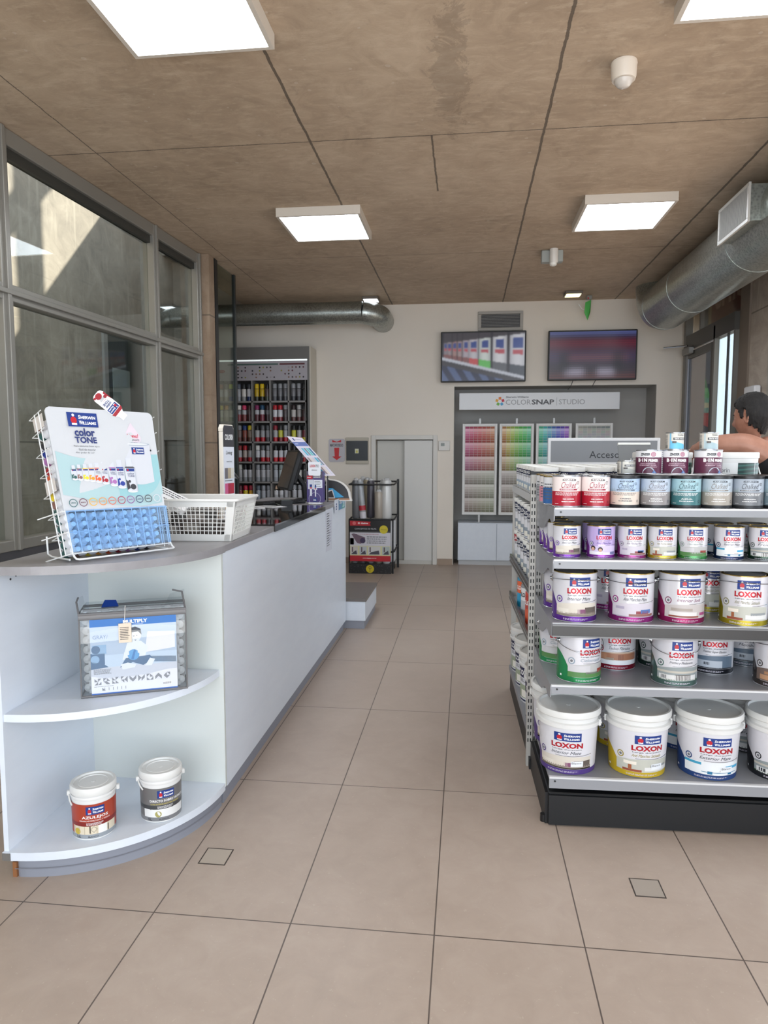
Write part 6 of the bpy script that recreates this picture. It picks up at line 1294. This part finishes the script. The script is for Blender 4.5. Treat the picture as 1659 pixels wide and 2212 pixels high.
SPR = [  # six rows from the top: five bays of three cans (cap, upper, lower)
 [('#b98f78', Wt, '#b9b09a'), ('#8e8a80', Wt, '#b9b4a4'), ('#c3d42a', '#6a6a6a', '#2c3a78'), ('#5c6470', '#a9abb0', Gy), ('#2a2c30', Wt, '#8c8c8e'), ('#3a3d44', '#c9c9ce', Nv), (Yl, '#c0a020', '#2b2a1c'), (Yl, '#c0a020', '#2b2a1c'), (Bk, '#5a4a48', '#3f4438'), (Gy, '#6f6f73', '#4b4b50'), (Gy, '#6f6f73', '#4b4b50'), (Gy, '#6f6f73', '#4b4b50'), (Gy, '#6f6f73', '#3b3b40'), (Gy, '#6f6f73', '#3b3b40'), (Bk, Bk, Bk)],
 [('#e0cf1e', '#d3d4c0', '#b9bda0'), ('#c8901e', '#cfcab8', '#b9b29a'), ('#1f4a2a', '#c9cabc', '#8f9a80'), ('#e3e0da', Gy, '#8a3a40'), ('#e0406e', '#c9c9ce', '#8a4a4a'), ('#4a2a2c', '#5a4a4c', '#4a2a2c'), ('#8a2a60', '#b9b9be', '#5a2c34'), ('#1f4a6a', '#c9c9ce', '#7a3440'), ('#3c3236', '#6a6a6e', '#3c2a2c'), (Rd, '#c9c9ce', '#7a2a30'), (Rd, '#c9c9ce', '#7a2a30'), ('#8d8f93', '#5a5254', '#4a3a3c'), ('#2b2022', '#b9b4b0', '#5a3a38'), ('#a9a8a6', '#8f8a88', '#5a3030'), (Bk, '#3a2a2a', '#4a2020')],
 [(Or, '#c9a48c', '#8a4a2c'), ('#b8482a', '#a8402c', '#8a5a1e'), ('#7a3a2a', '#8a4a3a', '#5a2a20'), ('#8d8f93', '#7a6a68', '#6a3a34'), ('#1f3a78', '#8a4a40', '#6a3a34'), ('#d9c01e', '#8f7a6a', '#5a3a30'), (Bk, '#a9a8aa', Rd), ('#5a5c60', '#9a9a9e', Rd), ('#55585c', '#8a8a8e', '#4a4446'), ('#8a1f30', '#a9a8aa', Rd), ('#2a2a2c', '#c3c040', '#7a2a30'), (Gy, '#a9a8aa', Rd), (Bk, '#c3c040', '#5a2a30'), (Bk, '#a9a8aa', '#c0202c'), (Bk, '#6a2a30', '#b9a81e')],
 [('#1c3a30', '#c9c9ce', '#d9622a'), ('#2a3a3a', '#c9c9ce', Rd), (Bk, '#c9c9ce', Rd), ('#8a2a2a', '#b9b9be', Rd), ('#b0202c', '#b9a8a0', '#6a2c30'), ('#2a2a2c', '#a9a8aa', Rd), ('#d9d8d4', '#c9c9ce', '#4a2c30'), ('#5a5c60', '#b9b9be', '#c0202c'), (Gy, '#a9a8aa', '#b0202c'), (Bk, '#c3c3c8', '#c0202c'), (Bk, '#c3c3c8', '#c0202c'), (Bk, '#c3c3c8', '#c0202c'), (Bk, '#c3c3c8', Rd), (Bk, '#c3c3c8', Rd), (Bk, '#a9a8aa', Rd)],
 [('#dcdcdc', '#d9d8d6', '#b8302a'), ('#2a2020', '#d9d0c8', '#b8302a'), (Bk, '#d0c8c0', '#b8302a'), ('#c9c8c0', '#a9a8aa', '#8a8a8c'), (Bk, '#c3c3c8', Gy), (Bk, '#c3c3c8', Gy), (Gy, '#b3b3b8', Gy), (Gy, '#b3b3b8', Gy), (Gy, '#b3b3b8', Gy), ('#8f9498', '#a9acb4', '#8d9096'), ('#7f8a88', '#a9b4b4', '#8d9696'), ('#2a2a2c', '#9a9a9e', Gy), ('#2c5a44', '#5a7a6a', '#3a5a4a'), (Bk, '#c9c8c4', '#3a3a3a'), (Bk, '#4a4a4c', Bk)],
 [(Nv, '#c9d0dc', '#8a9ab8'), (Nv, '#c9d0dc', '#8a9ab8'), (Nv, '#c9d0dc', '#8a9ab8'), ('#5a1c2c', '#8a2c34', '#b9a81e'), ('#c0203c', '#d9c01e', Bk), ('#a01c34', '#d9a01e', Bk), ('#55606a', '#9aa4ae', '#8d96a0'), ('#8d9096', '#a9acb4', '#9a9ca2'), ('#7d8086', '#9a9ca2', '#8d9096'), ('#c9a88c', '#c9c9cc', '#a9a9ac'), ('#c9a88c', '#c9c9cc', '#a9a9ac'), (Gy, '#b3b3b8', Gy), (Gy, '#b3b3b8', Gy), (Gy, '#b3b3b8', Gy), (Gy, '#b3b3b8', Gy)]]
def cname(h):
    r, g, b_ = [int(h[i:i+2], 16) for i in (1, 3, 5)]; mx, mn = max(r, g, b_), min(r, g, b_)
    if mx < 70: return 'black'
    if mx-mn < 32: return 'white' if mx > 190 else ('grey' if mx > 90 else 'dark grey')
    if r == mx: return 'yellow' if g > .75*r and b_ < .6*r else ('orange' if g > .42*r and b_ < .5*g+20 else ('pink' if b_ > .5*r and r > 180 else ('tan' if g > .6*r else 'red')))
    if g == mx: return 'lime' if mx > 180 else 'green'
    return 'blue'
rn_ = ['top', 'second', 'third', 'fourth', 'fifth', 'sixth']; bn_ = ['leftmost', 'second', 'middle', 'fourth', 'rightmost']; pn_ = ['left', 'middle', 'right']
for r, row in enumerate(SPR):
    for i, (c, tp, bt) in enumerate(row):
        bay, p_ = divmod(i, 3); x = xs[bay]+.052+p_*.07+.004*(bay == 4)
        kd = 1 if (r == 1 and bay in (1, 2)) else 0
        pr2 = spray(c, tp, bt, 2 if (r == 5 and i in (9, 10)) else kd)
        o = pr2.put((x, CY0+.045+random.uniform(0, .012), rows_z[r+1]+.0008), random.uniform(0, 6), '%s-capped spray can, %s in the %s bay of the %s row' % (cname(c), pn_[p_], bn_[bay], rn_[r]), 'spray cans in the pigeonhole cabinet')
        if r in (0, 4): o.scale = (1.0, 1.0, 1.06)
# ------------------------------------------------------------------ man leaning on the shelving
def skin_geo(vs, es, rs, sub=2):
    me = bpy.data.meshes.new('s'); me.from_pydata([tuple(v) for v in vs], es, []); o = bpy.data.objects.new('s', me); COL.objects.link(o)
    md = o.modifiers.new('skin', 'SKIN'); md.use_smooth_shade = True
    for i, sv in enumerate(me.skin_vertices[0].data):
        r = rs[i]; sv.radius = (r, r) if not isinstance(r, tuple) else r; sv.use_root = (i == 0)
    sb = o.modifiers.new('sub', 'SUBSURF'); sb.levels = sub; sb.render_levels = sub
    bpy.context.view_layer.update()
    m2 = bpy.data.meshes.new_from_object(o.evaluated_get(bpy.context.evaluated_depsgraph_get()))
    g = ([v.co.copy() for v in m2.vertices], [list(p.vertices) for p in m2.polygons])
    bpy.data.objects.remove(o); bpy.data.meshes.remove(me); bpy.data.meshes.remove(m2); return g
def join_geo(gs):
    V, F = [], []
    for v, f in gs: o = len(V); V += v; F += [[o+i for i in p] for p in f]
    return V, F
def remesh_geo(g, vox, sm=4):
    me = bpy.data.meshes.new('r'); me.from_pydata([tuple(v) for v in g[0]], [], g[1]); o = bpy.data.objects.new('r', me); COL.objects.link(o)
    r = o.modifiers.new('r', 'REMESH'); r.mode = 'VOXEL'; r.voxel_size = vox; s_ = o.modifiers.new('s', 'SMOOTH'); s_.factor = .5; s_.iterations = sm
    bpy.context.view_layer.update()
    m2 = bpy.data.meshes.new_from_object(o.evaluated_get(bpy.context.evaluated_depsgraph_get()))
    g2 = ([v.co.copy() for v in m2.vertices], [list(p.vertices) for p in m2.polygons])
    bpy.data.objects.remove(o); bpy.data.meshes.remove(me); bpy.data.meshes.remove(m2); return g2
def geo_obj(name, g, m, parent): return MB().add(g[0], g[1], m, None, False).build(name, parent)
def sstep(a, b, x): t = max(0, min(1, (x-a)/(b-a))); return t*t*(3-2*t)
def gs_(x, s): return math.exp(-x*x/(2*s*s))
def head_pt(th, ph, infl=0.0):
    """th: 0 top .. pi bottom; ph: angle about z with 0 = face (-Y)"""
    sx, sy, sz = .074, .098, .118; x = math.sin(th)*math.sin(ph); y = -math.sin(th)*math.cos(ph); z = math.cos(th)
    p = Vector((x*sx, y*sy, z*sz)); front = max(0, -y)
    low = sstep(.1, -.95, z); p.x *= 1-.30*low; 
    if y > 0: p.y *= 1-.42*low                     # neck side tucks in
    else: p.y = p.y*(1-.06*low)-.010*low*front
    fx = gs_(p.x, .014)*front; p.y -= .024*fx*gs_(p.z+.022, .012)+.012*fx*gs_(p.z-.004, .018)       # nose
    p.y -= .006*gs_(p.z-.028, .009)*front*gs_(p.x, .05)                                                # brow
    for s in (-1, 1): p.y += .010*gs_(p.x-s*.031, .013)*gs_(p.z-.008, .011)*front; p.y -= .004*gs_(p.x-s*.038, .016)*gs_(p.z+.02, .014)*front
    p.y -= .007*gs_(p.x, .020)*(gs_(p.z+.053, .005)+gs_(p.z+.064, .005))*front; p.y += .004*gs_(p.x, .02)*gs_(p.z+.0585, .003)*front
    p.y -= .008*gs_(p.x, .022)*gs_(p.z+.090, .014)*front                                                # chin
    if infl:
        n = Vector((x/sx, y/sy, z/sz)).normalized(); p += n*infl
    return p
def head_geo():
    nt, np_ = 44, 56; V = []; F = []
    for i in range(nt+1):
        for k in range(np_): V.append(head_pt(PI*(i+.001)/(nt+.002), 2*PI*k/np_))
    for i in range(nt):
        for k in range(np_): F.append([i*np_+k, (i+1)*np_+k, (i+1)*np_+(k+1) % np_, i*np_+(k+1) % np_])
    F.append([k for k in range(np_)]); F.append([nt*np_+k for k in range(np_-1, -1, -1)])
    return V, F
def ear_geo(s):
    V = []; F = []; n = 18
    for r, h in ((1.0, 0), (1.06, .008), (.92, .016), (.74, .011), (.45, .008)):
        for k in range(n):
            a = 2*PI*k/n; w = .017*r*(1-.18*math.sin(a)*-1 if False else 1); V.append(Vector((s*(.068+h+.006*math.cos(a)), .012+w*math.cos(a)*(1.0+.12*math.sin(a)), -.004+.031*r*math.sin(a))))
    for i in range(4):
        for k in range(n): F.append([i*n+k, i*n+(k+1) % n, (i+1)*n+(k+1) % n, (i+1)*n+k])
    F.append([4*n+k for k in range(n)]); F.append([k for k in range(n-1, -1, -1)]); return V, F
mrz = math.radians(-104.5)
man = thing('person', 'dark-haired man in a black T-shirt leaning on folded arms over the shelving, looking left', 'person', (1.665, 3.87, 0), mrz)
HC = Vector((0, -.165, 1.682)); HR = Matrix.Translation(HC) @ Matrix.Rotation(math.radians(-40), 4, 'Z') @ Matrix.Rotation(math.radians(8), 4, 'X')
hg = [([HR @ v for v in g[0]], g[1]) for g in (head_geo(), ear_geo(1), ear_geo(-1))]
tv = [(0, .12, .96), (0, .10, 1.10), (0, .04, 1.28), (0, -.03, 1.42), (0, -.085, 1.505), (0, -.125, 1.58),
      (.12, -.05, 1.44), (.20, -.09, 1.465), (.215, -.22, 1.542), (.205, -.345, 1.538), (.09, -.40, 1.525), (-.03, -.43, 1.512), (-.08, -.445, 1.505),
      (-.12, -.05, 1.44), (-.20, -.09, 1.455), (-.225, -.28, 1.51), (-.215, -.435, 1.505), (-.10, -.40, 1.49), (.02, -.365, 1.485), (.075, -.35, 1.48),
      (.10, .13, .90), (.11, .10, .50), (.11, .14, .09), (.12, .03, .045), (-.10, .13, .90), (-.11, .10, .50), (-.11, .14, .09), (-.12, .03, .045)]
te = [(0, 1), (1, 2), (2, 3), (3, 4), (4, 5), (3, 6), (6, 7), (7, 8), (8, 9), (9, 10), (10, 11), (11, 12), (3, 13), (13, 14), (14, 15), (15, 16), (16, 17), (17, 18), (18, 19), (0, 20), (20, 21), (21, 22), (22, 23), (0, 24), (24, 25), (25, 26), (26, 27)]
tr = [(.14, .11), (.15, .11), (.16, .12), (.13, .10), .058, .055, .075, .070, .063, .052, .046, .033, .028, .075, .068, .056, .046, .042, .032, .028, .085, .06, .04, .035, .085, .06, .04, .035]
bodyg = skin_geo(tv, te, tr)
hands = []
for s, wr, dr_ in ((1, Vector((-.08, -.445, 1.505)), Vector((-1, -.05, -.10))), (-1, Vector((.075, -.35, 1.48)), Vector((1, .12, -.05)))):
    d = dr_.normalized(); side = Vector((0, -1, 0)) if s > 0 else Vector((0, -1, 0)); side = (side-d*side.dot(d)).normalized(); dn = Vector((0, 0, -1))
    hands.append(skin_geo([wr, wr+d*.045, wr+d*.085], [(0, 1), (1, 2)], [(.026, .018), (.036, .016), (.036, .014)]))
    for q, (o, L_) in enumerate(((-.029, .062), (-.010, .074), (.010, .070), (.028, .055))):
        b0 = wr+d*.075+side*o; b1 = b0+d*L_*.45+dn*.006; b2 = b1+d*L_*.3+dn*.016; b3 = b2+d*L_*.12+dn*.020
        hands.append(skin_geo([b0, b1, b2, b3], [(0, 1), (1, 2), (2, 3)], [.0098, .009, .0083, .0072], 1))
    b0 = wr+d*.022-side*.02*(-1); b1 = b0+d*.035+side*.022+dn*.006; b2 = b1+d*.026+side*.008+dn*.008
    hands.append(skin_geo([b0, b1, b2], [(0, 1), (1, 2)], [.014, .011, .009], 1))
SKIN = NT('skin'); SKINM = SKIN.out(SKIN.ramp(SKIN.noise(22, 4, .6), [(.3, '#a0705c'), (.7, '#b0806c')]), .5)
bd = remesh_geo(join_geo(hg+[bodyg]+hands), .0052, 3)
geo_obj('body', bd, SKINM, man)
# T-shirt, trousers, shoes
st_v = [(0, .12, .90), (0, .11, 1.08), (0, .045, 1.27), (0, -.03, 1.42), (0, -.07, 1.475), (.12, -.05, 1.43), (.205, -.085, 1.445), (.213, -.155, 1.485), (-.12, -.05, 1.43), (-.205, -.085, 1.445), (-.22, -.165, 1.475)]
st_e = [(0, 1), (1, 2), (2, 3), (3, 4), (3, 5), (5, 6), (6, 7), (3, 8), (8, 9), (9, 10)]
geo_obj('t_shirt', remesh_geo(skin_geo(st_v, st_e, [(.165, .13), (.17, .13), (.178, .135), (.15, .115), .070, .09, .080, .076, .09, .080, .076]), .009, 4), M('#15161a', .85), man)
tg = skin_geo([(0, .12, .93), (.10, .13, .88), (.11, .10, .50), (.11, .14, .13), (-.10, .13, .88), (-.11, .10, .50), (-.11, .14, .13)], [(0, 1), (1, 2), (2, 3), (0, 4), (4, 5), (5, 6)], [(.16, .125), .105, .078, .062, .105, .078, .062])
geo_obj('trousers', remesh_geo(tg, .010, 3), M('#23283a', .8), man)
for s in (-1, 1): MB().lathe([(.0, 0), (.045, 0), (.048, .02), (.046, .05), (.035, .075), (.0, .085)], MBLACK, 20, Matrix.Translation((s*.115, .055, 0)) @ Matrix.Diagonal((1, 2.6, 1, 1))).build('shoe', man)
# hair: shell over crown, back and sides with a short ragged edge
nt, np_ = 46, 72; V = []; F = []; rnd = random.Random(2); keep = []
def hair_in(th, ph):
    z = math.cos(th); a = abs(((ph+PI) % (2*PI))-PI)      # 0 face, pi back
    lim = .62 if a < .9 else (.62-(a-.9)*1.0 if a < 1.35 else (-.02 if a < 1.55 else (.30 if a < 1.72 else (-.34-(a-1.72)*.42))))
    return z > lim+.05*math.sin(ph*17)
for i in range(nt+1):
    for k in range(np_):
        th, ph = PI*.78*(i+.001)/nt, 2*PI*k/np_
        e = .012+.0015*math.sin(ph*23+i*.8)*math.sin(i*.9)+rnd.uniform(-.0018, .0018)+.006*gs_(th-.6, .5)
        V.append(HR @ head_pt(th, ph, e if hair_in(th, ph) else -.006))
for i in range(nt):
    for k in range(np_):
        if hair_in(PI*.78*i/nt, 2*PI*(k+.5)/np_) or hair_in(PI*.78*(i-1)/nt, 2*PI*(k+.5)/np_): F.append([i*np_+k, (i+1)*np_+k, (i+1)*np_+(k+1) % np_, i*np_+(k+1) % np_])
HM = NT('dark_hair'); HMM = HM.out(HM.ramp(HM.noise(70, 4, .7, (1, 1, .25)), [(.35, '#0c0a0a'), (.66, '#1a1716'), (.8, '#3c3835')]), .75, HM.noise(140, 3, .6, (1, 1, .2)), .8, .004)
geo_obj('hair', (V, F), HMM, man)
for s in (-1, 1):
    X = HR @ Matrix.Translation((s*.031, -.073, .008))
    MB().lathe([(.0105*math.sin(a), .0105*math.cos(a)) for a in [k*PI/10 for k in range(11)]], M('#d8d2cc', .3), 16, X @ Matrix.Rotation(PI/2, 4, 'X'), False, False, [M('#241812', .2)]*3+[M('#d8d2cc', .3)]*7).build('eye', man)
    MB().tube([HR @ Vector((s*(.016+.006*k), -.094+.0016*k*k*.5, .026+.002*math.sin(k))) for k in range(6)], .0028, HMM, 6).build('eyebrow', man)
